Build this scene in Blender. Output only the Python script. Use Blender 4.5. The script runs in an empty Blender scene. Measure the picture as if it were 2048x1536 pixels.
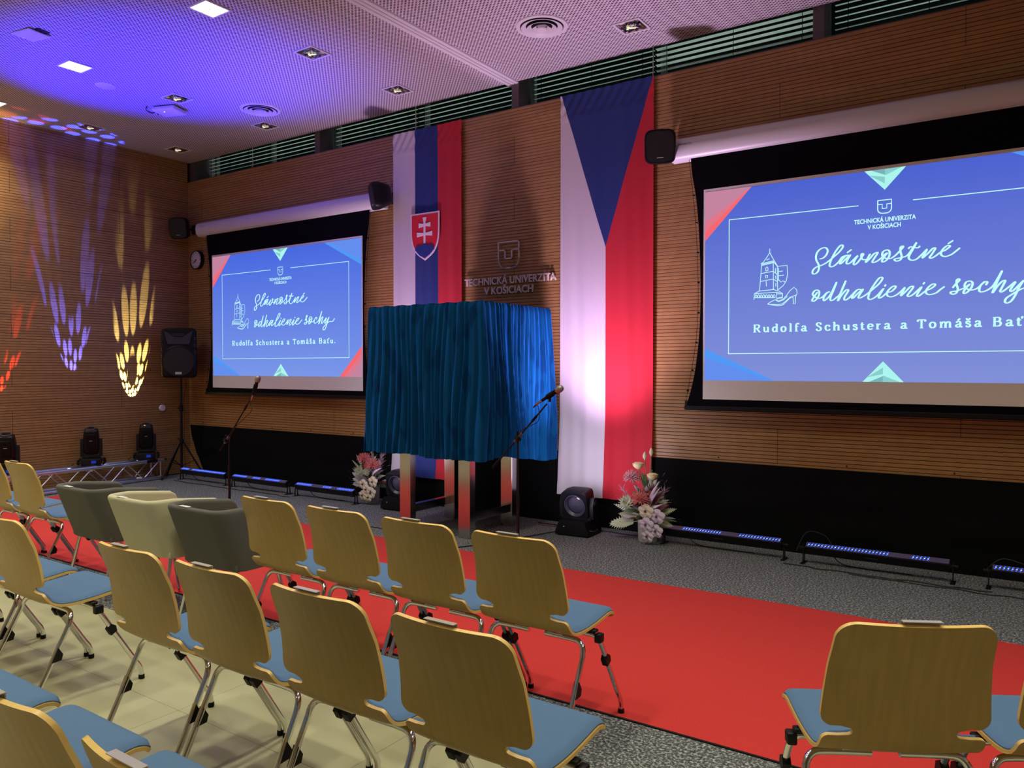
import bpy, bmesh, math, random
from mathutils import Vector, Matrix
PI = math.pi
R = math.radians
sc = bpy.context.scene
col = sc.collection
random.seed(7)

# ------------------------------------------------------------------ camera, world, exposure
F_PX, CAM = 1549.0, (10.148, -6.613, 1.523)
YAW, PITCH = math.atan(1056 / 1549.0), math.atan(33 / 1549.0)
cam_d = bpy.data.cameras.new('camera')
cam = bpy.data.objects.new('camera', cam_d)
col.objects.link(cam)
cam_d.sensor_width = 36.0
cam_d.lens = F_PX / 2048.0 * 36.0
cam_d.clip_start = 0.05
cam.location = CAM
cam.rotation_euler = (PI / 2 - PITCH, 0, YAW)
sc.camera = cam

sc.view_settings.view_transform = 'Standard'
sc.view_settings.look = 'None'
sc.view_settings.gamma = 1
sc.view_settings.use_curve_mapping = False
sc.view_settings.exposure = 0.0
sc.cycles.max_bounces = 7
sc.cycles.diffuse_bounces = 4
sc.cycles.glossy_bounces = 4
sc.cycles.use_denoising = True
sc.cycles.sample_clamp_indirect = 6

world = bpy.data.worlds.new('night')
sc.world = world
world.use_nodes = True
world.node_tree.nodes['Background'].inputs[0].default_value = (0.30, 0.42, 0.40, 1)
world.node_tree.nodes['Background'].inputs[1].default_value = 0.006

def light(name, kind, loc, energy, color, **kw):
    d = bpy.data.lights.new(name, kind)
    d.energy = energy
    d.color = color
    o = bpy.data.objects.new(name, d)
    col.objects.link(o)
    o.location = loc
    tgt = kw.pop('target', None)
    for k, v in kw.items():
        setattr(d, k, v)
    if tgt is not None:
        o.rotation_euler = (Vector(tgt) - Vector(loc)).to_track_quat('-Z', 'Y').to_euler()
    return o

CEIL, WTOP = 4.46, 4.174
# room lamps: one downward area light under every lit ceiling fixture
LAMP_X = (0.52, 2.34, 4.50, 7.21, 9.40, 11.60)
LAMP_Y_LIT = (-2.72, -3.87, -5.02, -6.17, -7.32, -8.47, -9.62)
WARM = (0.98, 0.94, 0.70)
for ly in LAMP_Y_LIT:
    for lx in LAMP_X:
        if lx > 8 and ly < -5.5: continue                  # house lights off at the back right
        light('ceiling_lamp_light', 'AREA', (lx, ly, CEIL - 0.03), 12.5, WARM, shape='SQUARE', size=0.20, spread=R(112))
for lx in (0.52, 2.34, 4.50, 7.21, 9.40, 11.60):          # weak light under the unlit row near the stage
    for ly in (-1.64,):
        light('ceiling_lamp_light', 'AREA', (lx, ly, CEIL - 0.03), 0.8, WARM, shape='SQUARE', size=0.20, spread=R(120))
# stage uplights just off the two floor moving heads, plus added wide fills
UP = (0.94, 0.60, 1.0)
light('uplight_flag', 'SPOT', (4.47, -0.66, 0.50), 270, UP, spot_size=R(88), spot_blend=1.0, shadow_soft_size=0.12, target=(4.52, -0.10, 3.9))
light('uplight_flag', 'SPOT', (6.76, -0.72, 0.50), 400, UP, spot_size=R(88), spot_blend=1.0, shadow_soft_size=0.12, target=(6.82, -0.10, 3.9))
light('flag_fill', 'SPOT', (4.47, -0.95, 0.55), 24, (0.85, 0.75, 1.0), spot_size=R(150), spot_blend=1.0, shadow_soft_size=0.25, target=(4.5, 0.0, 1.0))  # added fill, lifts the lower part of the flag
light('flag_fill', 'SPOT', (6.76, -1.00, 0.55), 40, (0.85, 0.75, 1.0), spot_size=R(150), spot_blend=1.0, shadow_soft_size=0.25, target=(6.78, 0.0, 1.0))
# blue wash on the ceiling, from the moving head at the hidden end of the truss
light('blue_wash', 'SPOT', (0.75, -3.30, 0.80), 3600, (0.02, 0.008, 1.0), spot_size=R(46), spot_blend=1.0, shadow_soft_size=0.05, target=(2.75, -2.20, 4.46))

# area light added outside the high windows to brighten the blind undersides
light('blind_underlight', 'AREA', (6.5, 1.25, 3.55), 75, (0.95, 1.0, 0.98), shape='RECTANGLE', size=13.0, size_y=0.2, target=(6.5, 0.25, 4.50))

def gobo(name, loc, target, energy, color, size, scale, inner, blend=0.15, dens=0.36):
    """spot light behind a perforated metal disc: a dotted pattern in light space"""
    o = light(name, 'SPOT', loc, energy, color, spot_size=size, spot_blend=blend, shadow_soft_size=0.004, target=target)
    d = o.data
    d.use_nodes = True
    nt = d.node_tree
    N, L = nt.nodes, nt.links
    em = [n for n in N if n.type == 'EMISSION'][0]
    tc = N.new('ShaderNodeTexCoord')
    sep = N.new('ShaderNodeSeparateXYZ')
    L.new(tc.outputs['Normal'], sep.inputs[0])
    az = N.new('ShaderNodeMath'); az.operation = 'ABSOLUTE'; L.new(sep.outputs[2], az.inputs[0])
    dx = N.new('ShaderNodeMath'); dx.operation = 'DIVIDE'; L.new(sep.outputs[0], dx.inputs[0]); L.new(az.outputs[0], dx.inputs[1])
    dy = N.new('ShaderNodeMath'); dy.operation = 'DIVIDE'; L.new(sep.outputs[1], dy.inputs[0]); L.new(az.outputs[0], dy.inputs[1])
    cb = N.new('ShaderNodeCombineXYZ'); L.new(dx.outputs[0], cb.inputs[0]); L.new(dy.outputs[0], cb.inputs[1])
    vo = N.new('ShaderNodeTexVoronoi'); vo.voronoi_dimensions = '2D'
    vo.inputs['Scale'].default_value = scale
    vo.inputs['Randomness'].default_value = 0.35
    L.new(cb.outputs[0], vo.inputs['Vector'])
    mr = N.new('ShaderNodeMapRange'); mr.interpolation_type = 'SMOOTHSTEP'
    mr.inputs[1].default_value = dens; mr.inputs[2].default_value = dens - 0.10
    L.new(vo.outputs['Distance'], mr.inputs[0])
    ln = N.new('ShaderNodeVectorMath'); ln.operation = 'LENGTH'; L.new(cb.outputs[0], ln.inputs[0])
    m2 = N.new('ShaderNodeMapRange'); m2.interpolation_type = 'SMOOTHSTEP'
    t = math.tan(size / 2)
    m2.inputs[1].default_value = t * inner * 0.75; m2.inputs[2].default_value = t * inner
    L.new(ln.outputs['Value'], m2.inputs[0])
    mu = N.new('ShaderNodeMath'); mu.operation = 'MULTIPLY'; L.new(mr.outputs[0], mu.inputs[0]); L.new(m2.outputs[0], mu.inputs[1])
    ad = N.new('ShaderNodeMath'); ad.operation = 'ADD'; L.new(mu.outputs[0], ad.inputs[0]); ad.inputs[1].default_value = 0.004
    L.new(ad.outputs[0], em.inputs['Strength'])
    return o

gobo('gobo_yellow', (0.20, -0.87, 0.84), (0.0, -0.85, 1.42), 1000, (0.92, 1.0, 0.62), R(32), 11.0, 0.45, dens=0.42)
gobo('gobo_blue', (0.22, -1.62, 0.80), (0.0, -1.66, 2.85), 2800, (0.05, 0.07, 1.0), R(24), 15.0, 0.30, dens=0.40)
gobo('gobo_red', (0.22, -2.50, 0.80), (0.0, -2.50, 1.95), 300, (1.0, 0.06, 0.04), R(34), 11.0, 0.5)
light('yellow_wash', 'SPOT', (0.85, -3.20, 0.85), 620, (1.0, 0.55, 0.06), spot_size=R(26), spot_blend=1.0, shadow_soft_size=0.03, target=(0.0, -2.88, 3.45))

# ------------------------------------------------------------------ materials
def mat(name, color, rough=0.5, metal=0.0, **kw):
    m = bpy.data.materials.new(name)
    m.use_nodes = True
    b = m.node_tree.nodes['Principled BSDF']
    b.inputs['Base Color'].default_value = (*color, 1)
    b.inputs['Roughness'].default_value = rough
    b.inputs['Metallic'].default_value = metal
    for k, v in kw.items():
        k = k.replace('_', ' ')
        b.inputs[k].default_value = (*v, 1) if isinstance(v, tuple) else v
    return m

def emis(name, color, strength=1.0):
    m = bpy.data.materials.new(name)
    m.use_nodes = True
    nt = m.node_tree
    b = nt.nodes['Principled BSDF']
    b.inputs['Base Color'].default_value = (0, 0, 0, 1)
    b.inputs['Specular IOR Level'].default_value = 0
    b.inputs['Emission Color'].default_value = (*color, 1)
    b.inputs['Emission Strength'].default_value = strength
    return m

def srgb(r, g, b):
    f = lambda c: (c / 255 / 12.92) if c / 255 <= 0.04045 else ((c / 255 + 0.055) / 1.055) ** 2.4
    return (f(r), f(g), f(b))

class NT:
    """tiny node helper on a principled material"""
    def __init__(s, m):
        s.nt = m.node_tree; s.N = s.nt.nodes; s.L = s.nt.links; s.b = s.N['Principled BSDF']
    def n(s, t, ins=None, **kw):
        o = s.N.new(t)
        for k, v in kw.items(): setattr(o, k, v)
        for k, v in (ins or {}).items():
            if isinstance(v, bpy.types.NodeSocket): s.L.new(v, o.inputs[k])
            else: o.inputs[k].default_value = v
        return o
    def math(s, op, a, b=None, c=None):
        ins = {0: a}
        if b is not None: ins[1] = b
        if c is not None: ins[2] = c
        return s.n('ShaderNodeMath', ins, operation=op).outputs[0]
    def mix(s, fac, a, b, bt='MIX'):
        o = s.n('ShaderNodeMixRGB', {0: fac, 1: a, 2: b}, blend_type=bt)
        return o.outputs[0]
    def ramp(s, fac, stops):
        o = s.n('ShaderNodeValToRGB', {0: fac})
        e = o.color_ramp.elements
        while len(e) < len(stops): e.new(0.5)
        for i, (p, c) in enumerate(stops):
            e[i].position = p; e[i].color = (*c, 1)
        return o.outputs[0]
    def pos(s):
        return s.n('ShaderNodeNewGeometry').outputs['Position']
    def obj(s):
        return s.n('ShaderNodeTexCoord').outputs['Object']
    def link(s, a, name): s.L.new(a, s.b.inputs[name])
    def bump(s, h, strength=0.3, dist=0.01):
        o = s.n('ShaderNodeBump', {'Strength': strength, 'Distance': dist, 'Height': h})
        s.L.new(o.outputs[0], s.b.inputs['Normal'])

def wall_wood(name, axis):
    m = mat(name, (0.4, 0.24, 0.1), 0.5)
    t = NT(m)
    p = t.pos()
    sp = t.n('ShaderNodeSeparateXYZ', {0: p})
    u = sp.outputs[0] if axis == 'x' else sp.outputs[1]
    z = sp.outputs[2]
    # grain runs along the boards, cathedral arches from a stretched wave
    st = t.n('ShaderNodeCombineXYZ', {0: t.math('MULTIPLY', u, 0.55), 1: t.math('MULTIPLY', z, 6.0), 2: 0.0})
    n1 = t.n('ShaderNodeTexNoise', {'Vector': st.outputs[0], 'Scale': 2.2, 'Detail': 5.0, 'Roughness': 0.6})
    st2 = t.n('ShaderNodeCombineXYZ', {0: t.math('MULTIPLY', u, 1.3), 1: t.math('MULTIPLY', z, 3.2), 2: 3.0})
    wv = t.n('ShaderNodeTexWave', {'Vector': st2.outputs[0], 'Scale': 2.0, 'Distortion': 9.0, 'Detail': 2.0, 'Detail Scale': 0.7})
    base = t.ramp(n1.outputs['Fac'], [(0.3, (0.30, 0.155, 0.050)), (0.7, (0.42, 0.235, 0.080))])
    c = t.mix(t.math('MULTIPLY', wv.outputs['Fac'], 0.13), base, (0.20, 0.09, 0.03, 1))
    br = t.n('ShaderNodeTexBrick', {'Vector': t.n('ShaderNodeCombineXYZ', {0: t.math('ADD', u, 1.0), 1: t.math('SUBTRACT', z, 0.142), 2: 0.0}).outputs[0],
             'Scale': 1.0, 'Mortar Size': 0.0022, 'Mortar Smooth': 0.0, 'Brick Width': 2.667, 'Row Height': 0.288,
             'Color1': (0, 0, 0, 1), 'Color2': (0.5, 0.5, 0.5, 1), 'Mortar': (1, 1, 1, 1)}, offset=0.5)
    c = t.mix(t.math('MULTIPLY', br.outputs['Color'], 0.10), c, (0.52, 0.30, 0.12, 1))
    c = t.mix(br.outputs['Fac'], c, (0.03, 0.015, 0.008, 1))
    t.link(c, 'Base Color')
    return m

def chair_wood(name, a, b, rough=0.38):
    m = mat(name, a, rough)
    t = NT(m)
    mp = t.n('ShaderNodeMapping', {0: t.obj(), 'Scale': (14.0, 1.2, 1.2)})
    n = t.n('ShaderNodeTexNoise', {'Vector': mp.outputs[0], 'Scale': 4.0, 'Detail': 4.0})
    t.link(t.ramp(n.outputs['Fac'], [(0.3, a), (0.7, b)]), 'Base Color')
    return m

def fabric(name, a, b, scale=300, rough=0.9, bump=0.15):
    m = mat(name, a, rough)
    t = NT(m)
    n = t.n('ShaderNodeTexNoise', {'Vector': t.obj(), 'Scale': float(scale), 'Detail': 2.0})
    t.link(t.ramp(n.outputs['Fac'], [(0.35, a), (0.65, b)]), 'Base Color')
    if bump: t.bump(n.outputs['Fac'], bump, 0.002)
    return m

M = {}
M['wood_front'] = wall_wood('wall_wood_front', 'x')
M['wood_left'] = wall_wood('wall_wood_left', 'y')
M['dark_back'] = mat('groove_backing', (0.012, 0.008, 0.006), 0.9)
M['shell'] = chair_wood('beech_veneer', (0.36, 0.225, 0.055), (0.42, 0.265, 0.07))
M['shell_edge'] = chair_wood('beech_ply_edge', (0.76, 0.50, 0.15), (0.84, 0.57, 0.19), 0.35)
M['blue_fabric'] = fabric('blue_seat_fabric', (0.066, 0.135, 0.265), (0.078, 0.157, 0.30), 900, 0.9, 0.1)
M['chrome'] = mat('chrome', (0.78, 0.78, 0.78), 0.09, 1.0)
M['black_plastic'] = mat('black_plastic', (0.006, 0.006, 0.008), 0.45, 0.0, Specular_IOR_Level=0.25)
M['black_metal'] = mat('black_metal', (0.007, 0.007, 0.010), 0.35, 0.0, Specular_IOR_Level=0.3)
M['rubber'] = mat('rubber', (0.006, 0.006, 0.006), 0.7, 0.0, Specular_IOR_Level=0.2)
M['clip'] = mat('frosted_acrylic', (0.62, 0.57, 0.50), 0.3, 0.0, Transmission_Weight=0.35)
M['grey_uph'] = fabric('grey_upholstery', (0.092, 0.088, 0.074), (0.108, 0.103, 0.087), 500, 0.85, 0.08)
M['cream_uph'] = fabric('cream_upholstery', (0.50, 0.47, 0.31), (0.55, 0.52, 0.35), 500, 0.85, 0.08)
M['card'] = mat('white_card', (0.75, 0.75, 0.70), 0.5)
M['steel'] = mat('brushed_steel', (0.52, 0.51, 0.50), 0.17, 1.0)
M['alu'] = mat('truss_aluminium', (0.86, 0.86, 0.88), 0.30, 1.0)
M['white_paint'] = mat('white_paint', (0.72, 0.72, 0.72), 0.45)
M['housing'] = mat('white_lacquer', (0.66, 0.66, 0.66), 0.35)
M['black_cloth'] = mat('black_molton', (0.006, 0.006, 0.0065), 0.95, 0.0, Specular_IOR_Level=0.05)
M['screen_black'] = mat('screen_black_border', (0.004, 0.004, 0.006), 0.8, 0.0, Specular_IOR_Level=0.05)
M['screen_white'] = mat('screen_white', (0.80, 0.80, 0.74), 0.9)
M['grille'] = mat('speaker_grille', (0.006, 0.006, 0.007), 0.55)
M['silver_letter'] = mat('brushed_letter', (0.66, 0.62, 0.54), 0.5)
M['led_on'] = emis('led_lit', (0.008, 0.05, 1.0), 4.5)
M['led_core'] = emis('led_core', (0.10, 0.32, 1.0), 6.0)
M['led_off'] = mat('led_lens_off', (0.10, 0.08, 0.18), 0.3)
M['lens'] = mat('glass_lens', (0.05, 0.05, 0.08), 0.05, 0.0, Coat_Weight=1.0)
M['lens_lit'] = emis('lens_lit', (0.75, 0.45, 0.9), 0.6)
M['cable'] = mat('cable_black', (0.008, 0.008, 0.008), 0.5)
M['cable_red'] = mat('cable_red', (0.25, 0.015, 0.02), 0.5)
M['diffuser_lit'] = emis('lamp_lit', (1.0, 0.98, 0.82), 3.2)
M['reflector_glimmer'] = emis('reflector_glimmer', (1.0, 0.92, 0.66), 0.95)  # faint glow imitating glimmer in unlit reflectors
M['reflector'] = mat('facet_reflector', (0.55, 0.53, 0.45), 0.12, 1.0)
M['clock_face'] = mat('clock_face', (0.62, 0.60, 0.62), 0.4)
M['glass_dark'] = mat('dark_glass', (0.004, 0.006, 0.006), 0.05)
M['pane'] = m = mat('window_glass', (0.0, 0.0, 0.0), 0.02)
_N, _L = m.node_tree.nodes, m.node_tree.links
_t = _N.new('ShaderNodeBsdfTransparent'); _t.inputs[0].default_value = (0.85, 0.93, 0.90, 1)
_x = _N.new('ShaderNodeMixShader'); _x.inputs[0].default_value = 0.10
_L.new(_t.outputs[0], _x.inputs[1]); _L.new(_N['Principled BSDF'].outputs[0], _x.inputs[2]); _L.new(_x.outputs[0], _N['Material Output'].inputs[0])
M['blind'] = mat('blind_slat', (0.62, 0.70, 0.66), 0.4)
M['column'] = mat('dark_column', (0.10, 0.075, 0.09), 0.5)
M['room_paint'] = mat('room_paint', (0.45, 0.40, 0.32), 0.8)
M['print_white'] = mat('printed_white', (0.45, 0.45, 0.45), 0.5)
M['print_grey'] = mat('printed_grey', (0.05, 0.05, 0.06), 0.5)
M['tape'] = mat('silver_tape', (0.75, 0.80, 0.82), 0.2, 0.9)

# grey carpet
m = mat('grey_carpet', (0.1, 0.1, 0.1), 0.95); t = NT(m)
n = t.n('ShaderNodeTexNoise', {'Vector': t.pos(), 'Scale': 78.0, 'Detail': 3.0, 'Roughness': 0.7})
n2 = t.n('ShaderNodeTexNoise', {'Vector': t.pos(), 'Scale': 3.0, 'Detail': 2.0})
c = t.ramp(n.outputs['Fac'], [(0.36, (0.015, 0.017, 0.020)), (0.50, (0.085, 0.092, 0.096)), (0.64, (0.50, 0.52, 0.53))])
c = t.mix(t.math('MULTIPLY', n2.outputs['Fac'], 0.35), c, (0.05, 0.05, 0.05, 1))
t.link(c, 'Base Color'); t.bump(n.outputs['Fac'], 0.5, 0.004)
M['carpet_grey'] = m
# red carpet
m = mat('red_carpet', (0.5, 0.02, 0.02), 0.95); t = NT(m)
n = t.n('ShaderNodeTexNoise', {'Vector': t.pos(), 'Scale': 220.0, 'Detail': 2.0})
n2 = t.n('ShaderNodeTexNoise', {'Vector': t.pos(), 'Scale': 1.6, 'Detail': 2.0})
c = t.ramp(n.outputs['Fac'], [(0.3, (0.46, 0.021, 0.017)), (0.7, (0.58, 0.032, 0.026))])
c = t.mix(t.math('MULTIPLY', n2.outputs['Fac'], 0.25), c, (0.42, 0.012, 0.012, 1))
t.link(c, 'Base Color'); t.bump(n.outputs['Fac'], 0.3, 0.003)
M['carpet_red'] = m
# beige floor tiles
m = mat('beige_tile', (0.4, 0.38, 0.26), 0.42); t = NT(m)
n = t.n('ShaderNodeTexNoise', {'Vector': t.pos(), 'Scale': 2.5, 'Detail': 5.0})
n3 = t.n('ShaderNodeTexNoise', {'Vector': t.pos(), 'Scale': 90.0, 'Detail': 2.0})
c = t.ramp(n.outputs['Fac'], [(0.3, (0.37, 0.355, 0.22)), (0.7, (0.42, 0.405, 0.26))])
c = t.mix(t.math('MULTIPLY', n3.outputs['Fac'], 0.12), c, (0.30, 0.28, 0.19, 1))
t.link(c, 'Base Color')
M['tile'] = m
# perforated ceiling
m = mat('perforated_ceiling', (0.6, 0.6, 0.6), 0.8); t = NT(m)
sp = t.n('ShaderNodeSeparateXYZ', {0: t.pos()})
def cell(off):
    a = t.math('SUBTRACT', t.math('FRACT', t.math('ADD', t.math('DIVIDE', sp.outputs[0], 0.040), 20.0 + off)), 0.5)
    b = t.math('SUBTRACT', t.math('FRACT', t.math('ADD', t.math('DIVIDE', sp.outputs[1], 0.040), 20.0 + off)), 0.5)
    return t.math('SQRT', t.math('ADD', t.math('MULTIPLY', a, a), t.math('MULTIPLY', b, b)))
d = t.math('MINIMUM', cell(0.0), cell(0.5))
hole = t.math('LESS_THAN', d, 0.225)
t.link(t.mix(hole, (0.66, 0.62, 0.64, 1), (0.035, 0.025, 0.035, 1)), 'Base Color')
M['ceiling'] = m
# velvet: sheen painted into the colour, bright at grazing angles; rubbed patches
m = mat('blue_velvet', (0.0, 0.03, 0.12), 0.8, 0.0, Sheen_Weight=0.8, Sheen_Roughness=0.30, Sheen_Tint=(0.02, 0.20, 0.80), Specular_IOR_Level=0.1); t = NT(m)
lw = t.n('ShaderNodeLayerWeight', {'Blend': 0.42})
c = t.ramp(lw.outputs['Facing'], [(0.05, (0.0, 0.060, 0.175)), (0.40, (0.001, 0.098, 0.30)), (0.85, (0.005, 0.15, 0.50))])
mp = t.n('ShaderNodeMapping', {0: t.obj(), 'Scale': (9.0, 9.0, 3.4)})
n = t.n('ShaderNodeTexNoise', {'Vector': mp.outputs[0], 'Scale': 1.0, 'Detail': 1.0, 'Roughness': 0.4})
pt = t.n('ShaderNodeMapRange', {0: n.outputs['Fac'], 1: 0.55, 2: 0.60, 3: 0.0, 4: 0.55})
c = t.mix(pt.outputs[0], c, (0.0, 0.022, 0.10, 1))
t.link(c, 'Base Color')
M['velvet'] = m

# ------------------------------------------------------------------ mesh builder
class MB:
    def __init__(s): s.v = []; s.f = []; s.m = []
    def add(s, vs, fs, mi=0, mx=None):
        o = len(s.v)
        if mx is not None: vs = [mx @ Vector(v) for v in vs]
        s.v += [tuple(v) for v in vs]
        s.f += [tuple(i + o for i in f) for f in fs]
        s.m += [mi] * len(fs)
        return s
    def box(s, c, d, mi=0, mx=None, bev=0.0, seg=1):
        if bev <= 0:
            x, y, z = d[0] / 2, d[1] / 2, d[2] / 2
            vs = [(c[0] + a * x, c[1] + b * y, c[2] + e * z) for a in (-1, 1) for b in (-1, 1) for e in (-1, 1)]
            return s.add(vs, [(0, 1, 3, 2), (4, 6, 7, 5), (0, 4, 5, 1), (2, 3, 7, 6), (0, 2, 6, 4), (1, 5, 7, 3)], mi, mx)
        bm = bmesh.new()
        bmesh.ops.create_cube(bm, size=1.0)
        for v in bm.verts: v.co = Vector((v.co.x * d[0] + c[0], v.co.y * d[1] + c[1], v.co.z * d[2] + c[2]))
        bmesh.ops.bevel(bm, geom=bm.edges[:] , offset=bev, segments=seg, affect='EDGES', profile=0.5)
        s.bm(bm, mi, mx); return s
    def bm(s, bm, mi=0, mx=None):
        bm.verts.index_update()
        s.add([v.co.copy() for v in bm.verts], [[v.index for v in f.verts] for f in bm.faces], mi, mx)
        bm.free()
    def tube(s, pts, r, n=8, mi=0, mx=None, caps=True):
        pts = [Vector(p) for p in pts]
        rs = r if isinstance(r, (list, tuple)) else [r] * len(pts)
        vs, fs = [], []
        T0 = (pts[1] - pts[0]).normalized()
        up = Vector((0, 0, 1)) if abs(T0.z) < 0.9 else Vector((1, 0, 0))
        N = T0.cross(up).normalized()
        for i, p in enumerate(pts):
            if i == 0: T = pts[1] - pts[0]
            elif i == len(pts) - 1: T = pts[-1] - pts[-2]
            else: T = (pts[i] - pts[i - 1]).normalized() + (pts[i + 1] - pts[i]).normalized()
            if T.length < 1e-9: T = T0
            T.normalize()
            N = (N - T * N.dot(T))
            if N.length < 1e-6: N = T.orthogonal()
            N.normalize(); B = T.cross(N)
            for k in range(n):
                a = 2 * PI * k / n
                vs.append(p + (N * math.cos(a) + B * math.sin(a)) * rs[i])
        for i in range(len(pts) - 1):
            for k in range(n):
                a, b = i * n + k, i * n + (k + 1) % n
                fs.append((a, b, b + n, a + n))
        if caps:
            fs.append(tuple(range(n))[::-1]); fs.append(tuple(range((len(pts) - 1) * n, len(pts) * n)))
        return s.add(vs, fs, mi, mx)
    def lathe(s, prof, c=(0, 0, 0), n=24, mi=0, mx=None, close=True):
        """prof: [(r, z)...] round the z axis"""
        vs, fs = [], []
        for r, z in prof:
            for k in range(n):
                a = 2 * PI * k / n
                vs.append((c[0] + r * math.cos(a), c[1] + r * math.sin(a), c[2] + z))
        for i in range(len(prof) - 1):
            for k in range(n):
                a, b = i * n + k, i * n + (k + 1) % n
                fs.append((a, b, b + n, a + n))
        if close:
            fs.append(tuple(range(n))[::-1]); fs.append(tuple(range((len(prof) - 1) * n, len(prof) * n)))
        return s.add(vs, fs, mi, mx)
    def prism(s, poly, d0, d1, mx=None, mi=0):
        """polygon in local xz extruded along y from d0 to d1"""
        n = len(poly)
        vs = [(x, d0, z) for x, z in poly] + [(x, d1, z) for x, z in poly]
        fs = [tuple(range(n)), tuple(range(2 * n - 1, n - 1, -1))] + [(i, i + n, (i + 1) % n + n, (i + 1) % n) for i in range(n)]
        return s.add(vs, fs, mi, mx)
    def grid(s, fn, nu, nv, mi=0, mx=None):
        vs = [fn(i / nu, j / nv) for j in range(nv + 1) for i in range(nu + 1)]
        w = nu + 1
        fs = [(j * w + i, j * w + i + 1, (j + 1) * w + i + 1, (j + 1) * w + i) for j in range(nv) for i in range(nu)]
        return s.add(vs, fs, mi, mx)
    def ribbon(s, pts, w, y, mi=0, mx=None):
        """flat stroke in the xz plane at depth y"""
        P = [Vector((p[0], p[1])) for p in pts]
        vs, fs = [], []
        for i, p in enumerate(P):
            T = (P[min(i + 1, len(P) - 1)] - P[max(i - 1, 0)])
            if T.length < 1e-9: T = Vector((1, 0))
            T.normalize(); N = Vector((-T.y, T.x))
            ww = w(i / max(1, len(P) - 1), T) if callable(w) else w
            vs += [(p.x + N.x * ww / 2, y, p.y + N.y * ww / 2), (p.x - N.x * ww / 2, y, p.y - N.y * ww / 2)]
        for i in range(len(P) - 1):
            fs.append((2 * i, 2 * i + 1, 2 * i + 3, 2 * i + 2))
        s.add(vs, fs, mi, mx)
        for e in (0, -1):                                   # round ends
            ww = (w(0, Vector((1, 0))) if callable(w) else w) / 2 * 0.9
            s.add([(P[e].x + ww * math.cos(k * PI / 4), y, P[e].y + ww * math.sin(k * PI / 4)) for k in range(8)], [tuple(range(8))], mi, mx)
        return s
    def mesh(s, name, mats, smooth=None):
        me = bpy.data.meshes.new(name)
        me.from_pydata(s.v, [], s.f)
        for mm in (mats if isinstance(mats, (list, tuple)) else [mats]): me.materials.append(mm)
        me.polygons.foreach_set('material_index', s.m)
        bm = bmesh.new(); bm.from_mesh(me)
        bmesh.ops.recalc_face_normals(bm, faces=bm.faces)
        bm.to_mesh(me); bm.free()
        if smooth is not None:
            me.polygons.foreach_set('use_smooth', [True] * len(me.polygons))
            me.set_sharp_from_angle(angle=R(smooth))
        me.update()
        return me
    def build(s, name, mats, parent=None, smooth=None, loc=None):
        return link(name, s.mesh(name, mats, smooth), parent, loc)

def link(name, me, parent=None, loc=None, rot=None):
    o = bpy.data.objects.new(name, me)
    col.objects.link(o)
    if parent is not None: o.parent = parent
    if loc is not None: o.location = loc
    if rot is not None: o.rotation_euler = rot
    return o

def tag(o, label=None, cat=None, group=None, kind=None):
    if label: o['label'] = label
    if cat: o['category'] = cat
    if group: o['group'] = group
    if kind: o['kind'] = kind
    return o

def thing(name, label, cat, loc=(0, 0, 0), rz=0.0, group=None):
    o = bpy.data.objects.new(name, None)
    o.empty_display_size = 0.05
    col.objects.link(o)
    o.location = loc; o.rotation_euler = (0, 0, rz)
    return tag(o, label, cat, group)

def copy_tree(o, parent=None):
    c = o.copy(); col.objects.link(c)
    if parent is not None: c.parent = parent
    for ch in list(o.children): copy_tree(ch, c)
    return c

def struct(name, mb, mats, smooth=None):
    return tag(mb.build(name, mats, None, smooth), kind='structure')

def smooth_pts(pts, k=4):
    """catmull-rom through 2d/3d points"""
    P = [Vector(p) for p in pts]
    if len(P) < 3: return P
    out = []
    for i in range(len(P) - 1):
        a, b, c, d = P[max(i - 1, 0)], P[i], P[i + 1], P[min(i + 2, len(P) - 1)]
        for j in range(k):
            t = j / k
            out.append(0.5 * ((2 * b) + (c - a) * t + (2 * a - 5 * b + 4 * c - d) * t * t + (3 * b - a - 3 * c + d) * t ** 3))
    out.append(P[-1])
    return out

def text_mesh(s, size, extrude=0.0, align='CENTER', spacing=1.0, bold=0.0):
    cu = bpy.data.curves.new('lettering', 'FONT')
    cu.body = s; cu.size = size; cu.extrude = extrude; cu.align_x = align
    cu.space_character = spacing; cu.offset = bold; cu.resolution_u = 4
    o = bpy.data.objects.new('lettering', cu); col.objects.link(o)
    dg = bpy.context.evaluated_depsgraph_get()
    me = bpy.data.meshes.new_from_object(o.evaluated_get(dg))
    bpy.data.objects.remove(o)
    return me

def text_part(name, s, size, m, parent, loc, rot=(PI / 2, 0, 0), width=None, height=None, extrude=0.0, bold=0.0, align='CENTER', spacing=1.0):
    """lettering as a mesh, fitted to a width / height"""
    me = text_mesh(s, size, extrude, align, spacing, bold)
    xs = [v.co.x for v in me.vertices]; ys = [v.co.y for v in me.vertices]
    sx = width / (max(xs) - min(xs)) if width else 1.0
    sy = height / (max(ys) - min(ys)) if height else sx
    for v in me.vertices: v.co.x *= sx; v.co.y *= sy
    me.materials.clear(); me.materials.append(m)
    return link(name, me, parent, loc, rot)

def rot_x(a): return Matrix.Rotation(a, 4, 'X')
def rot_y(a): return Matrix.Rotation(a, 4, 'Y')
def rot_z(a): return Matrix.Rotation(a, 4, 'Z')
def tr(x, y, z): return Matrix.Translation((x, y, z))

# ================================================================== THE SETTING
XR, YB = 13.0, -11.0
struct('floor', MB().box((XR / 2, YB / 2, -0.06), (XR + 0.4, -YB + 1.4, 0.10)), M['tile'])
tag(MB().box((XR / 2, -2.015, -0.005), (XR, 4.03, 0.010)).build('floor_carpet', M['carpet_grey']), kind='structure')
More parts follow.
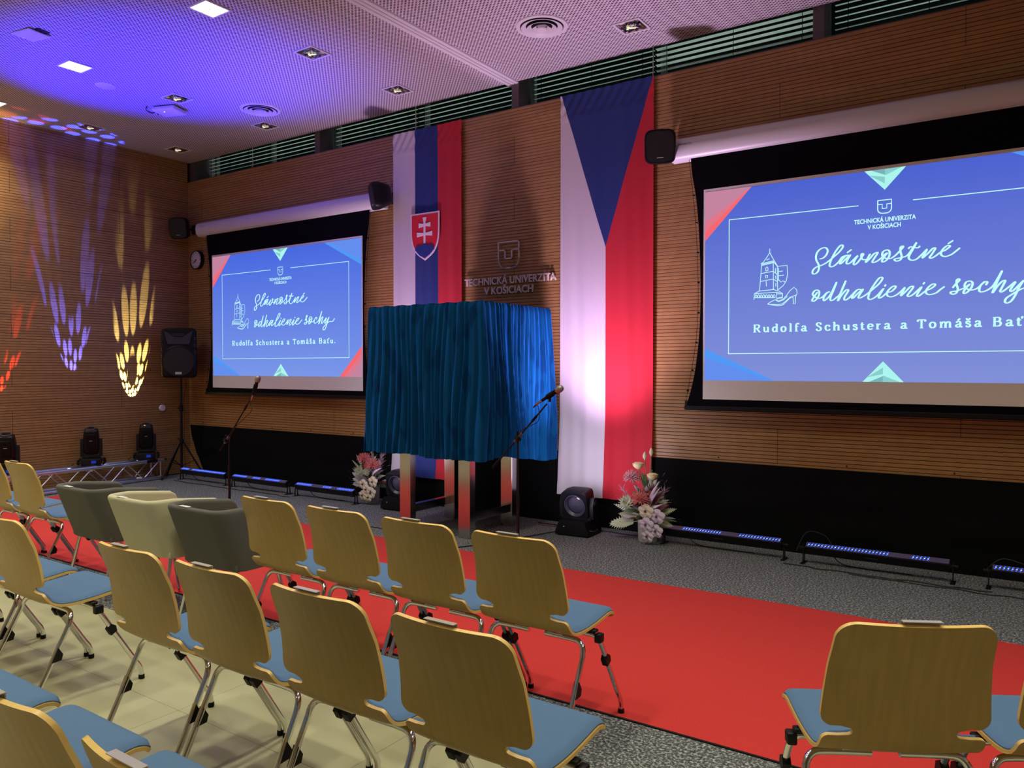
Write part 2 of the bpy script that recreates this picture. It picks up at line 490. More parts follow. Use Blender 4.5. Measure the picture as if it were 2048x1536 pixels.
# beige floor tiles: thin joints recessed between slabs in the seating area
tiles = bpy.data.objects.new('floor_tiling', None); col.objects.link(tiles); tag(tiles, kind='structure')
tm = MB().box((0, 0, 0), (0.9985, 0.5985, 0.010), 0, None, 0.0006).mesh('tile', M['tile'])
for ix in range(13):
    for iy in range(11):
        y = -4.03 - 0.3 - 0.6 * iy
        if y < -10.7: continue
        link('tile', tm, tiles, (0.5 + ix, y, -0.0055))

# ceiling
struct('ceiling', MB().box((XR / 2, (YB + 0.04) / 2, CEIL + 0.03), (XR + 0.2, -YB + 0.04, 0.06)), M['ceiling'])
r = MB()
for a, b in ((5.545, 5.590), (5.600, 5.635), (5.645, 5.685)):
    r.box(((a + b) / 2, -5.44, CEIL - 0.008), (b - a, 11.1, 0.018), 0, None, 0.003)
struct('trim_1', r, M['white_paint'])

# front wall: dark backing with horizontal milled wood slats in front of it
wf = struct('wall_front', MB().box((XR / 2, 0.060, WTOP / 2), (XR + 0.2, 0.09, WTOP)), M['dark_back'])
sm = MB().box((0, 0, 0), (XR, 0.014, 0.0272), 0, None, 0.0006).mesh('slat', M['wood_front'])
for i in range(130):
    z = WTOP - 0.016 - 0.032 * i
    if z > 0.01: link('slat', sm, wf, (XR / 2, 0.008, z))
tag(MB().box((XR / 2, 0.055, WTOP + 0.004), (XR, 0.10, 0.008)).build('trim_2', M['column']), kind='structure')
# left wall
wl = struct('wall_left', MB().box((-0.055, YB / 2, CEIL / 2), (0.09, -YB, CEIL)), M['dark_back'])
sm = MB().box((0, 0, 0), (0.014, -YB, 0.0272), 0, None, 0.0006).mesh('slat', M['wood_left'])
for i in range(140):
    z = CEIL - 0.016 - 0.032 * i
    if z > 0.01: link('slat', sm, wl, (-0.006, YB / 2, z))
struct('wall_right', MB().box((XR + 0.05, YB / 2, CEIL / 2), (0.1, -YB, CEIL)), M['room_paint'])
struct('wall_back', MB().box((XR / 2, YB - 0.05, CEIL / 2), (XR, 0.1, CEIL)), M['room_paint'])

# clerestory above the wooden wall: posts, night glass, venetian blinds
struct('wall_recess', MB().box((XR / 2, 0.25, WTOP - 0.02), (XR + 0.2, 0.30, 0.02)).box((XR / 2, 0.33, 4.78), (XR + 0.2, 0.50, 0.04))
       .box((0.03, 0.18, 4.45), (0.10, 0.26, 0.60)).box((-0.06, 0.3, 4.45), (0.05, 0.5, 0.62)).box((XR / 2, 0.055, 4.61), (XR + 0.2, 0.02, 0.18)), M['column'])
for k, x in enumerate((2.62, 5.60, 8.58, 11.56)):
    tag(MB().box((x + 0.045, 0.165, 4.47), (0.09, 0.23, 0.60), 0, None, 0.003).build('pillar_%d' % (k + 1), M['column']), kind='structure')
edges = [-0.36 + 0.02, 1.13, 2.62, 4.11, 5.60, 7.09, 8.58, 10.07, 11.56, 13.05]
slat_me = None
for k in range(4):
    x0, x1 = (0.06, 2.62, 5.60, 8.58)[k], (2.60, 5.58, 8.56, 11.54)[k]
    w = struct('window_%d' % (k + 1), MB().box(((x0 + x1) / 2, 0.46, 4.45), (x1 - x0, 0.006, 0.58)), M['pane'])
    f = MB()
    for xx in (x0 + 0.03, (x0 + x1) / 2 + 0.04, x1 - 0.03): f.box((xx, 0.43, 4.45), (0.05, 0.05, 0.58))
    f.box(((x0 + x1) / 2, 0.43, 4.19), (x1 - x0, 0.05, 0.05))
    f.build('window_frame', mat('pale_frame', (0.10, 0.12, 0.11), 0.5) if k == 0 else bpy.data.materials['pale_frame'], w)
names = ['above the left projection screen, next to the room corner', 'above the left projection screen, left of the first post',
         'right of the first post, above the white of the white-blue-red flag', 'left of the middle post, above the metal wall lettering',
         'right of the middle post, above the big triangle flag', 'right of the big triangle flag, with wide bright slats',
         'above the right projection screen, right of the last post', 'above the far right end of the right projection screen']
BL = [(0.10, 1.12), (1.13, 2.60), (2.74, 4.10), (4.12, 5.58), (5.72, 7.08), (7.10, 8.56), (8.70, 10.06), (10.08, 11.54)]
for k, (x0, x1) in enumerate(BL):
    b = thing('venetian_blind', 'pale venetian blind ' + names[k], 'blind', ((x0 + x1) / 2, 0.29, 4.20), 0, 'venetian blinds in the high window strip')
    me = MB().grid(lambda u, v: ((u - 0.5) * (x1 - x0), (v - 0.5) * 0.052, 0.004 * math.cos((v - 0.5) * PI) + (v - 0.5) * (-0.004 if k == 5 else 0.011)), 1, 4).mesh('slat', M['blind'], 60)
    for i in range(9):
        link('slat', me, b, (0, 0, 0.035 + 0.050 * i))
    MB().box((0, 0, 0.50), (x1 - x0, 0.05, 0.035), 0, None, 0.004).build('head_rail', M['blind'], b)
    cd = MB()
    for xx in (-0.42 * (x1 - x0), 0.02, 0.42 * (x1 - x0)): cd.tube([(xx, -0.027, 0.0), (xx, -0.027, 0.50)], 0.003, 5)
    cd.build('ladder_cord', M['rubber'], b)
    MB().tube([((x1 - x0) / 2 - 0.005, -0.02, 0.0)] + [((x1 - x0) / 2 - 0.005 + 0.004 * (j % 2), -0.02, 0.05 * j + 0.02) for j in range(10)], 0.005, 5).build('side_guide', M['white_paint'], b)

# ================================================================== CEILING FITTINGS
def downlight(x, y, lit, label):
    t = thing('ceiling_light', label, 'light', (x, y, CEIL), 0, 'square downlights in the perforated ceiling')
    f = MB()
    for sx, sy, dx, dy in ((0, -1, 0.25, 0.018), (0, 1, 0.25, 0.018), (-1, 0, 0.018, 0.214), (1, 0, 0.018, 0.214)):
        f.box((sx * 0.116, sy * 0.116, -0.005), (dx, dy, 0.010), 0, None, 0.002)
    f.build('frame', M['white_paint'], t)
    g = MB()
    # faceted reflector: four curved petals rising to the middle, crossed by lamella blades
    for k in range(4 if not lit else 0):
        mx = rot_z(k * PI / 2)
        g.grid(lambda u, v: ((u - 0.5) * 0.20 * (1 - 0.75 * v), -0.105 + 0.08 * v, -0.001 - 0.010 * math.sin(v * PI) + 0.006 * math.cos(u * 6 * PI) * (1 - v)), 8, 5, 0, mx)
    if lit: g.box((0, 0, -0.008), (0.21, 0.004, 0.006)).box((0, 0, -0.008), (0.004, 0.21, 0.006))
    g.build('reflector', M['reflector'], t)
    q = MB()
    if lit:
        q.box((0, 0, -0.004), (0.21, 0.21, 0.004), 0)
        q.build('lamp', M['diffuser_lit'], t)
    else:
        for a in (0.35, -0.9): q.box((0.02 * a, 0.03 * a, -0.014), (0.055, 0.020, 0.004), 0, rot_z(a))  # small glowing bars stand for glints in the unlit reflector
        q.build('lamp', M['reflector_glimmer'], t)
    return t
def LP(i, j):
    n = {(0, 0): 'nearest the corner of the wooden walls', (1, 0): 'above the left projection screen, beside a round vent', (2, 0): 'near the window strip, above the white-blue-red flag',
         (3, 0): 'right of a round vent near the top edge', (0, 1): 'close to the left wooden wall, in the blue light', (1, 1): 'beside the white ceiling box in the blue light',
         (2, 1): 'in the middle of the ceiling, on the dim lilac part', (0, 2): 'cut by the left picture edge', (1, 2): 'above the blue patch, long and bright', (2, 2): 'largest in view, at the top edge of the picture'}
    return n.get((i, j))
for j, ly in enumerate((-0.475, -1.64, -2.72)):
    for i, lx in enumerate(LAMP_X[:4]):
        lb = LP(i, j)
        if lb: downlight(lx, ly, j == 2, ('brightly lit' if j == 2 else 'dim faceted') + ' square ceiling downlight ' + lb)

def vent(x, y, label):
    t = thing('ceiling_vent', label, 'vent', (x, y, CEIL), 0, 'round ceiling air diffusers')
    MB().lathe([(0.225, 0.0), (0.222, -0.010), (0.205, -0.016), (0.190, -0.012), (0.186, 0.0)], n=40, close=False).build('frame', M['white_paint'], t, 40)
    for k, (ro, ri, z) in enumerate(((0.180, 0.138, -0.020), (0.130, 0.092, -0.026), (0.084, 0.050, -0.032))):
        MB().lathe([(ri, -0.002), (ro - 0.006, z + 0.004), (ro, z), (ro - 0.002, z - 0.002), (ri, -0.006)], n=40, close=False).build('cone_ring', M['white_paint'], t, 40)
    MB().lathe([(0.002, -0.036), (0.038, -0.036), (0.043, -0.030), (0.03, 0.0)], n=24, close=False).build('center_cap', M['white_paint'], t, 40)
    MB().lathe([(0.001, -0.0015), (0.200, -0.0015)], n=32, close=False).build('dark_throat', M['black_plastic'], t)
vent(6.57, -0.91, 'large round ceiling air diffuser near the top edge, right of the ceiling rail')
vent(2.78, -0.89, 'round ceiling air diffuser above the left projection screen')
tag(MB().lathe([(0.10, 0.0), (0.10, -0.006), (0.09, -0.012), (0.001, -0.014)], (2.07, -2.28, CEIL), 28, close=False).build('ceiling_speaker', M['white_paint'], None, 40),
    'small flat round ceiling speaker cover in the blue light', 'speaker')
t = thing('access_point', 'white box under the ceiling in the blue light with dangling cables', 'router', (1.97, -1.50, CEIL), R(20))
MB().box((0, 0, -0.035), (0.30, 0.24, 0.05), 0, None, 0.02, 3).build('casing', M['white_paint'], t, 50)
MB().box((0, 0, -0.006), (0.16, 0.14, 0.012)).build('bracket', M['black_plastic'], t)
MB().tube(smooth_pts([(-0.14, -0.02, -0.02), (-0.2, -0.03, -0.05), (-0.24, -0.08, -0.03), (-0.20, -0.12, -0.005)]), 0.006, 6).tube(smooth_pts([(-0.14, 0.02, -0.02), (-0.19, 0.05, -0.04), (-0.21, 0.05, 0.0)]), 0.006, 6).build('lead', M['cable'], t)
MB().lathe([(0.004, -0.064), (0.006, -0.060)], (-0.02, -0.06, 0), 8).build('status_light', emis('status', (0.5, 0.8, 1.0), 4), t)
t = thing('ceiling_hatch', 'pale rectangular ceiling hatch cover with a dark gap, near the top left', 'panel', (2.77, -3.31, CEIL), R(8))
MB().box((0, 0, -0.010), (0.26, 0.20, 0.012), 0, rot_y(R(2)), 0.003).build('cover', M['white_paint'], t)
MB().box((0.155, 0.0, -0.003), (0.05, 0.11, 0.006)).build('gap', M['black_plastic'], t)

# ================================================================== FLAGS, SIGN, CLOTH ON THE FRONT WALL
def flag_mat(name, kind):
    m = mat(name, (0.7, 0.7, 0.7), 0.75, 0.0, Sheen_Weight=0.15); t = NT(m)
    sp = t.n('ShaderNodeSeparateXYZ', {0: t.pos()})
    W_, B_, R_ = (0.74, 0.68, 0.74, 1), (0.012, 0.035, 0.22, 1), (0.64, 0.012, 0.03, 1)
    if kind == 'v3':
        a = t.math('GREATER_THAN', sp.outputs[0], 4.348); b = t.math('GREATER_THAN', sp.outputs[0], 4.680)
        c = t.mix(b, t.mix(a, W_, B_), R_)
    else:
        a = t.math('GREATER_THAN', sp.outputs[0], 6.732)
        c = t.mix(a, W_, R_)
        u = t.math('DIVIDE', t.math('ABSOLUTE', t.math('SUBTRACT', sp.outputs[0], 6.732)), 0.480)
        v = t.math('DIVIDE', t.math('SUBTRACT', 4.172, sp.outputs[2]), 1.505)
        tri = t.math('LESS_THAN', t.math('ADD', u, v), 1.0)
        c = t.mix(tri, c, B_)
    n = t.n('ShaderNodeTexNoise', {'Vector': t.pos(), 'Scale': 500.0})
    t.bump(n.outputs['Fac'], 0.08, 0.002)
    t.link(c, 'Base Color')
    # thin cloth lets a little light through
    N, L = m.node_tree.nodes, m.node_tree.links
    tl = N.new('ShaderNodeBsdfTranslucent'); L.new(c, tl.inputs[0])
    mx = N.new('ShaderNodeMixShader'); mx.inputs[0].default_value = 0.22
    L.new(t.b.outputs[0], mx.inputs[1]); L.new(tl.outputs[0], mx.inputs[2])
    L.new(mx.outputs[0], N['Material Output'].inputs[0])
    return m
def flag(name, x0, x1, z0, z1, m, seed):
    ph = seed * 1.7
    def fn(u, v):
        x = x0 + (x1 - x0) * u; z = z0 + (z1 - z0) * v
        a = 0.006 * (1 - v) + 0.002
        y = -0.034 - 0.05 * max(0, 0.2 - v) / 0.2 + a * math.sin(u * 17 + ph) + 0.5 * a * math.sin(u * 41 + 2 * ph + z)
        if v > 0.945:                                  # creased top hem
            y += 0.006 * math.sin(u * 60 + (z1 - z) * 40 + ph) * min(1, (v - 0.945) / 0.01)
        if 0.940 < v < 0.950 or v < 0.03: y -= 0.004
        return (x, y, z)
    return MB().grid(fn, 90, 120).build(name, m, None, 60)
fl1 = flag('hanging_flag', 4.018, 5.010, 0.300, 4.172, flag_mat('flag_white_blue_red', 'v3'), 1)
tag(fl1, 'long vertical white, blue and red striped flag with a shield of a double cross', 'flag', 'long flags hanging on the wooden wall')
fl2 = flag('hanging_flag', 6.240, 7.222, 0.283, 4.172, flag_mat('flag_triangle', 'tri'), 3)
tag(fl2, 'long vertical white and red flag with a blue triangle pointing down', 'flag', 'long flags hanging on the wooden wall')
# shield on the first flag
P_W, P_R, P_B = mat('shield_white', (0.80, 0.72, 0.80), 0.7), mat('shield_red', (0.64, 0.012, 0.03), 0.7), mat('shield_blue', (0.012, 0.035, 0.22), 0.7)
def shield_poly(w, h, x, z):
    half = smooth_pts([(1.0, -0.30), (0.97, -0.52), (0.84, -0.70), (0.55, -0.86), (0.0, -1.0)], 4)
    right = [(w, 0)] + [(p[0] * w, p[1] * h) for p in half]
    left = [(-a, b) for a, b in right[::-1][1:]]
    return [(x + a, z + b) for a, b in right + left]
cx, cz = 4.510, 3.232
MB().prism(shield_poly(0.208, 0.525, cx, cz), -0.054, -0.047).build('shield_border', P_W, fl1)
MB().prism(shield_poly(0.190, 0.488, cx, cz - 0.018), -0.056, -0.053).build('shield_field', P_R, fl1)
cr = MB()
cr.prism([(cx - 0.014, cz - 0.44), (cx + 0.014, cz - 0.44), (cx + 0.014, cz - 0.10), (cx + 0.026, cz - 0.05), (cx - 0.026, cz - 0.05), (cx - 0.014, cz - 0.10)], -0.060, -0.055)
for zz, hw in ((-0.135, 0.085), (-0.235, 0.110)):
    cr.prism([(cx - 0.014, cz + zz - 0.013), (cx + 0.014, cz + zz - 0.013), (cx + hw, cz + zz - 0.026), (cx + hw, cz + zz + 0.026), (cx + 0.014, cz + zz + 0.013), (cx - 0.014, cz + zz + 0.013), (cx - hw, cz + zz + 0.026), (cx - hw, cz + zz - 0.026)], -0.0602, -0.055)
cr.build('double_cross', P_W, fl1)
low = [(-0.112, -0.428), (-0.068, -0.468), (0.0, -0.500), (0.068, -0.468), (0.112, -0.428), (0.138, -0.394), (0.0, -0.394), (-0.138, -0.394)]
def disc(x, z, r_, y0, y1): return MB().prism([(x + r_ * math.cos(a), z + r_ * math.sin(a)) for a in [2 * PI * k / 20 for k in range(20)]], y0, y1)
hl = MB()
for hx, hz, hr in ((0.0, -0.395, 0.058), (-0.088, -0.402, 0.047), (0.088, -0.402, 0.047)):
    hl.prism([(cx + hx + hr * math.cos(a), cz + hz + hr * math.sin(a)) for a in [PI * k / 12 - 0.3 for k in range(15)]], -0.0625 - 0.0004 * (hx == 0), -0.0555)
hl.prism([(cx + a, cz + b) for a, b in low], -0.0622, -0.0556)
hl.build('three_hills', P_B, fl1)

# metal wall sign
def solid_stroke(mb, pts, w, y0, y1, mi=0):
    for a, b in zip(pts[:-1], pts[1:]):
        d = Vector((b[0] - a[0], b[1] - a[1])); n = d.normalized(); e = n * w / 2
        px = Vector((-n.y, n.x)) * w / 2
        A, B = Vector(a) - e, Vector(b) + e
        mb.prism([(A.x + px.x, A.y + px.y), (B.x + px.x, B.y + px.y), (B.x - px.x, B.y - px.y), (A.x - px.x, A.y - px.y)], y0, y1, None, mi)
    return mb
def emblem(x, z, w, h, mirror=False):
    """outline of the shield-like U with a stepped T inside, as strokes"""
    r = w * 0.36
    arc = [(x + w - r + r * math.cos(a), z - h + r + r * math.sin(a)) for a in [-PI / 2 * k / 6 for k in range(7)]]
    arc2 = [(x + r - r * math.cos(a), z - h + r + r * math.sin(a)) for a in [-PI / 2 * k / 6 for k in range(6, -1, -1)]]
    outer = [(x, z), (x + w, z)] + arc + arc2 + [(x, z)]
    inner = [(x, z - h * 0.31), (x + w * 0.33, z - h * 0.31), (x + w * 0.33, z - h * 0.64), (x + w * 0.66, z - h * 0.64), (x + w * 0.66, z - h * 0.31), (x + w, z - h * 0.31)]
    return outer, inner
sg = thing('wall_sign', 'metal university emblem and raised lettering fixed to the wooden wall', 'sign', (5.61, -0.001, 2.55))
o_, i_ = emblem(5.487 - 5.61, 2.817 - 2.55, 0.256, 0.270)
e = MB(); solid_stroke(e, o_, 0.013, -0.030, -0.018); solid_stroke(e, i_, 0.013, -0.030, -0.018)
e.build('emblem', M['silver_letter'], sg)
text_part('lettering', 'TECHNICK\u00c1 UNIVERZITA', 0.1, M['silver_letter'], sg, (0.003, -0.022, -0.160), width=1.140, height=0.096, extrude=0.008, bold=0.0014)
text_part('lettering', 'V KO\u0160ICIACH', 0.1, M['silver_letter'], sg, (0.003, -0.022, -0.262), width=0.610, height=0.096, extrude=0.008, bold=0.0014)

# black cloth along the foot of the front wall
def skirt(x0, x1, label, curved):
    zs = [0.70, 0.50, 0.33, 0.23, 0.05, 0.0]; xl = [0.03, 0.10, 0.20, 0.28, 0.44, 0.47]
    def fn(u, v):
        z = 0.700 * v
        xa = x0
        if curved:
            for k in range(5):
                if zs[k + 1] <= z <= zs[k] + 1e-6:
                    f = (z - zs[k + 1]) / (zs[k] - zs[k + 1]); xa = xl[k + 1] + (xl[k] - xl[k + 1]) * f
        x = xa + (x1 - xa) * u
        w = 0.012 * math.sin(x * 2.1 + z * 9) + 0.008 * math.sin(x * 5.3 - z * 14 + 1)
        return (x, -0.006 - 0.045 * (1 - v) ** 1.6 - abs(w) * 1.3 * (1 - v) * 4 * v - 0.004, z)
    o = MB().grid(fn, 110, 14).build('black_wall_cloth', M['black_cloth'], None, 60)
    tag(o, label, 'cloth', 'black cloth lengths along the foot of the wall')
    nb = MB()
    for k in range(int((x1 - x0) / 0.75)):
        nb.box((x0 + 0.3 + 0.75 * k, -0.003, 0.735), (0.010, 0.006, 0.010))
    nb.build('tack', M['black_plastic'], o)
skirt(0.03, 8.62, 'long black cloth from the room corner past both flags, its left edge swept away', True)
skirt(8.58, 13.0, 'black cloth at the foot of the wall under the right projection screen', False)

# ================================================================== PROJECTION SCREENS
def em_grad(name, top, bot, z0, z1):
    m = emis(name, top, 1.0); t = NT(m)
    sp = t.n('ShaderNodeSeparateXYZ', {0: t.pos()})
    f = t.math('DIVIDE', t.math('SUBTRACT', sp.outputs[2], z0), z1 - z0)
    t.link(t.ramp(f, [(0.0, bot), (1.0, top)]), 'Emission Color')
    return m
E_ = {k: emis('slide_' + k, srgb(*v)) for k, v in dict(white=(196, 255, 252), gem=(172, 245, 238), gem_mid=(138, 205, 205), gem_dark=(120, 178, 182), red=(246, 104, 112), pink=(226, 118, 138),
      pale=(196, 132, 160), blue=(82, 152, 246), blue_mid=(100, 142, 238)).items()}
SERIF = {  # skeleton letters, cap height 1, x-height 0.66: (advance, thick strokes, serifs as (x, y, half width))
 'R': (0.80, ['.16,0 .16,1', '.16,.97 .42,.99 .60,.90 .62,.74 .52,.56 .36,.51 .16,.50', '.36,.50 .52,.25 .66,.03'], [(.16, 0, .15), (.12, 1, .10), (.69, 0, .10)]),
 'u': (0.70, ['.16,.62 .16,.20 .24,.05 .36,.03 .48,.12 .54,.26', '.54,.64 .54,.02'], [(.12, .64, .09), (.50, .64, .09), (.60, 0, .07)]),
 'd': (0.70, ['.50,.50 .38,.64 .22,.58 .13,.38 .16,.14 .28,.02 .42,.06 .52,.20', '.54,1.02 .54,.02'], [(.49, 1.03, .10), (.60, 0, .08)]),
 'o': (0.66, ['.32,.66 .16,.58 .10,.34 .16,.08 .32,.0 .48,.08 .55,.34 .48,.58 .32,.66'], []),
 'l': (0.36, ['.18,1.02 .18,.0'], [(.13, 1.03, .10), (.18, 0, .14)]),
 'f': (0.42, ['.46,.94 .34,1.02 .22,.94 .18,.78 .18,.0'], [(.20, 0, .15), (.22, .62, .17)]),
 'a': (0.62, ['.12,.54 .26,.66 .40,.62 .45,.50 .45,.10 .54,.01 .60,.06', '.45,.36 .26,.32 .13,.22 .13,.08 .26,.0 .40,.08 .46,.18'], []),
 'S': (0.66, ['.52,.78 .48,.94 .32,1.02 .16,.94 .12,.78 .22,.62 .42,.46 .52,.30 .50,.10 .34,.0 .18,.04 .10,.22'], []),
 'c': (0.58, ['.48,.48 .44,.62 .30,.66 .15,.58 .10,.34 .16,.10 .32,.0 .46,.06 .52,.16'], []),
 'h': (0.74, ['.16,1.02 .16,.0', '.16,.42 .28,.60 .42,.65 .53,.56 .55,.40 .55,.0'], [(.11, 1.03, .10), (.16, 0, .13), (.56, 0, .13)]),
 's': (0.50, ['.38,.50 .34,.62 .24,.66 .13,.60 .12,.46 .24,.37 .38,.27 .40,.12 .30,.01 .18,.01 .09,.14'], []),
 't': (0.42, ['.18,.86 .18,.14 .26,.02 .40,.06'], [(.20, .63, .18)]),
 'e': (0.58, ['.12,.36 .50,.36 .47,.56 .32,.66 .16,.58 .10,.34 .16,.10 .32,.0 .48,.08'], []),
 'r': (0.50, ['.16,.64 .16,.0', '.16,.40 .26,.58 .42,.62'], [(.12, .65, .09), (.18, 0, .14)]),
 'T': (0.78, ['.38,.98 .38,.0', '.08,.98 .68,.98', '.08,.98 .06,.78', '.68,.98 .70,.78'], [(.38, 0, .15)]),
 'm': (1.06, ['.16,.64 .16,.0', '.16,.42 .28,.60 .40,.65 .50,.56 .52,.40 .52,.0', '.52,.42 .64,.60 .76,.65 .86,.56 .88,.40 .88,.0'], [(.12, .65, .09), (.16, 0, .12), (.52, 0, .11), (.89, 0, .12)]),
 'B': (0.76, ['.16,0 .16,1', '.16,.98 .42,.99 .56,.88 .56,.66 .42,.54 .16,.53', '.42,.54 .60,.44 .63,.24 .54,.06 .38,.01 .16,.02'], [(.12, 0, .10), (.12, 1, .10)]),
 '.': (0.34, ['.10,.08 .20,.08'], [(.15, .08, .10), (.15, .03, .08), (.15, .13, .08)]), ' ': (0.42, [], []),
}
SERIF['\u00e1'] = (0.62, SERIF['a'][1] + ['.24,.80 .42,.98'], [])
SERIF['\u0161'] = (0.50, SERIF['s'][1] + ['.10,.98 .25,.80 .40,.98'], [])
SERIF['\u0165'] = (0.50, SERIF['t'][1] + ['.44,1.02 .46,.92 .40,.82'], SERIF['t'][2])
def serif_line(mb, s, x0, x1, z, h, y):
    adv = sum(SERIF[c][0] + 0.20 for c in s) - 0.20
    k = (x1 - x0) / adv; x = x0
    for c in s:
        a, st, se = SERIF[c]
        for q in st:
            pts = [tuple(map(float, p.split(','))) for p in q.split()]
            pts = [(x + p[0] * k, z + p[1] * h) for p in pts]
            mb.ribbon(smooth_pts(pts, 3) if len(pts) > 2 else [Vector(p) for p in pts], lambda f, T: h * (0.12 + 0.13 * abs(T.y) if abs(T.length - 1) < 0.1 else 0.15), y)
        for sx, sz, hw in se:
            mb.box((x + sx * k, y - 0.0001, z + sz * h), (2 * hw * k, 0.0004, h * 0.085))
        x += (a + 0.20) * k
SW, SH, SZ = 2.850, 1.621, 1.412
SCRIPT=[[[946,975],[969,980],[993,1001],[1005,1035],[989,1060],[960,1058],[931,1037],[917,1003],[919,968],[934,937],[940,910],[934,880],[916,862],[897,859],[890,872],[899,896],[924,914],[948,920],[981,933],[1014,954],[1051,984],[1091,1019],[1117,1055],[1111,1071],[1092,1062],[1062,1022],[1034,968],[1020,926],[1025,908],[1047,909],[1071,926],[1091,946],[1111,975],[1139,987],[1159,987]],[[1155,987],[1131,977],[1104,945],[1096,925],[1112,932],[1144,964],[1173,989],[1152,954],[1144,929],[1152,920],[1172,927],[1193,947],[1227,980],[1207,950],[1196,921],[1204,910],[1227,927],[1250,959],[1266,983],[1260,992],[1252,985],[1252,963],[1262,946],[1282,944],[1297,951],[1314,986],[1297,951],[1282,921],[1313,950],[1340,982],[1363,992],[1366,984],[1348,956],[1330,924],[1340,917],[1363,925],[1394,948],[1420,975],[1435,982],[1416,959],[1398,927],[1405,916],[1428,927],[1447,956],[1450,989],[1435,1005],[1408,997],[1399,977],[1405,955],[1428,941],[1458,939],[1488,957],[1521,991],[1543,1018],[1538,1025],[1525,1016],[1525,983],[1533,949],[1526,925],[1503,915],[1486,922],[1488,932],[1522,938],[1562,947],[1588,973],[1632,1043]],[[1149,1008],[1179,1029]],[[1632,1043],[1609,996],[1584,949],[1584,925],[1606,913],[1635,921],[1671,954],[1703,988],[1685,953],[1671,924],[1707,955],[1739,989],[1755,992],[1753,980],[1732,945],[1720,926],[1732,919],[1761,935],[1789,957],[1820,970],[1848,992],[1848,1001],[1831,1001],[1806,979],[1793,952],[1800,932],[1824,924],[1859,935],[1887,956],[1913,978]],[[1578,1003],[1594,1014],[1631,1004],[1645,1005],[1654,1015]],[[1838,1016],[1869,1035]],[[929,711],[896,664],[890,645],[909,644],[934,671],[944,706],[935,726],[913,727],[896,708],[896,691],[917,672],[942,662],[971,674],[1000,703],[1024,710],[1004,705],[979,669],[978,643],[996,651],[1029,688],[1073,782]],[[1073,782],[1049,717],[1029,666],[1029,643],[1045,642],[1074,664],[1102,693],[1141,789]],[[1141,789],[1113,722],[1082,634],[1110,679],[1142,716],[1160,717],[1154,699],[1134,665],[1130,644],[1142,639],[1166,655],[1190,680],[1225,714],[1253,714]],[[1253,714],[1229,716],[1202,687],[1186,654],[1198,654],[1229,686],[1268,718],[1245,681],[1233,656],[1241,649],[1265,659],[1300,682],[1342,718],[1380,753],[1403,789],[1395,800],[1376,791],[1342,743],[1315,694],[1304,652],[1312,635],[1335,640],[1362,658],[1385,682],[1411,714],[1388,673],[1377,649],[1385,642],[1408,656],[1434,679],[1468,690],[1494,717],[1490,728],[1471,723],[1445,699],[1434,675],[1442,654],[1468,648],[1498,659],[1528,682],[1557,713]],[[1426,742],[1418,730]],[[1558,713],[1542,681],[1529,651],[1564,684],[1593,715],[1613,718],[1608,702],[1586,671],[1575,651],[1587,644],[1612,657],[1637,680],[1670,711],[1648,672],[1638,648],[1649,643],[1674,662],[1699,681],[1731,695],[1758,718],[1752,728],[1734,723],[1710,701],[1697,673],[1706,656],[1728,651],[1764,661],[1792,684],[1818,704]],[[1688,742],[1679,731]],[[1871,693],[1893,722],[1913,744],[1908,755],[1896,745],[1896,714],[1904,681],[1894,654],[1873,645],[1859,654],[1862,664],[1897,668],[1928,680],[1952,691],[1979,713],[1955,686],[1940,660],[1945,647],[1966,658],[1989,688],[1996,719],[1982,734],[1958,730],[1946,707],[1952,687],[1979,671],[2006,672],[2033,686],[2057,712],[2076,724],[2087,720],[2078,701]],[[2070,725],[2047,701],[2037,670],[2044,654],[2067,655],[2097,670],[2127,700],[2175,795]],[[2175,795],[2149,729],[2117,640],[2147,687],[2176,720],[2194,725],[2189,708],[2170,666],[2165,651],[2174,646],[2192,658],[2219,681],[2256,714],[2237,680],[2225,656],[2231,646],[2249,658],[2279,692],[2301,717]],[[2302,719],[2276,671],[2256,622],[2232,580],[2208,566],[2194,575],[2202,600],[2232,623],[2261,643],[2305,665],[2358,665],[2397,699]]]
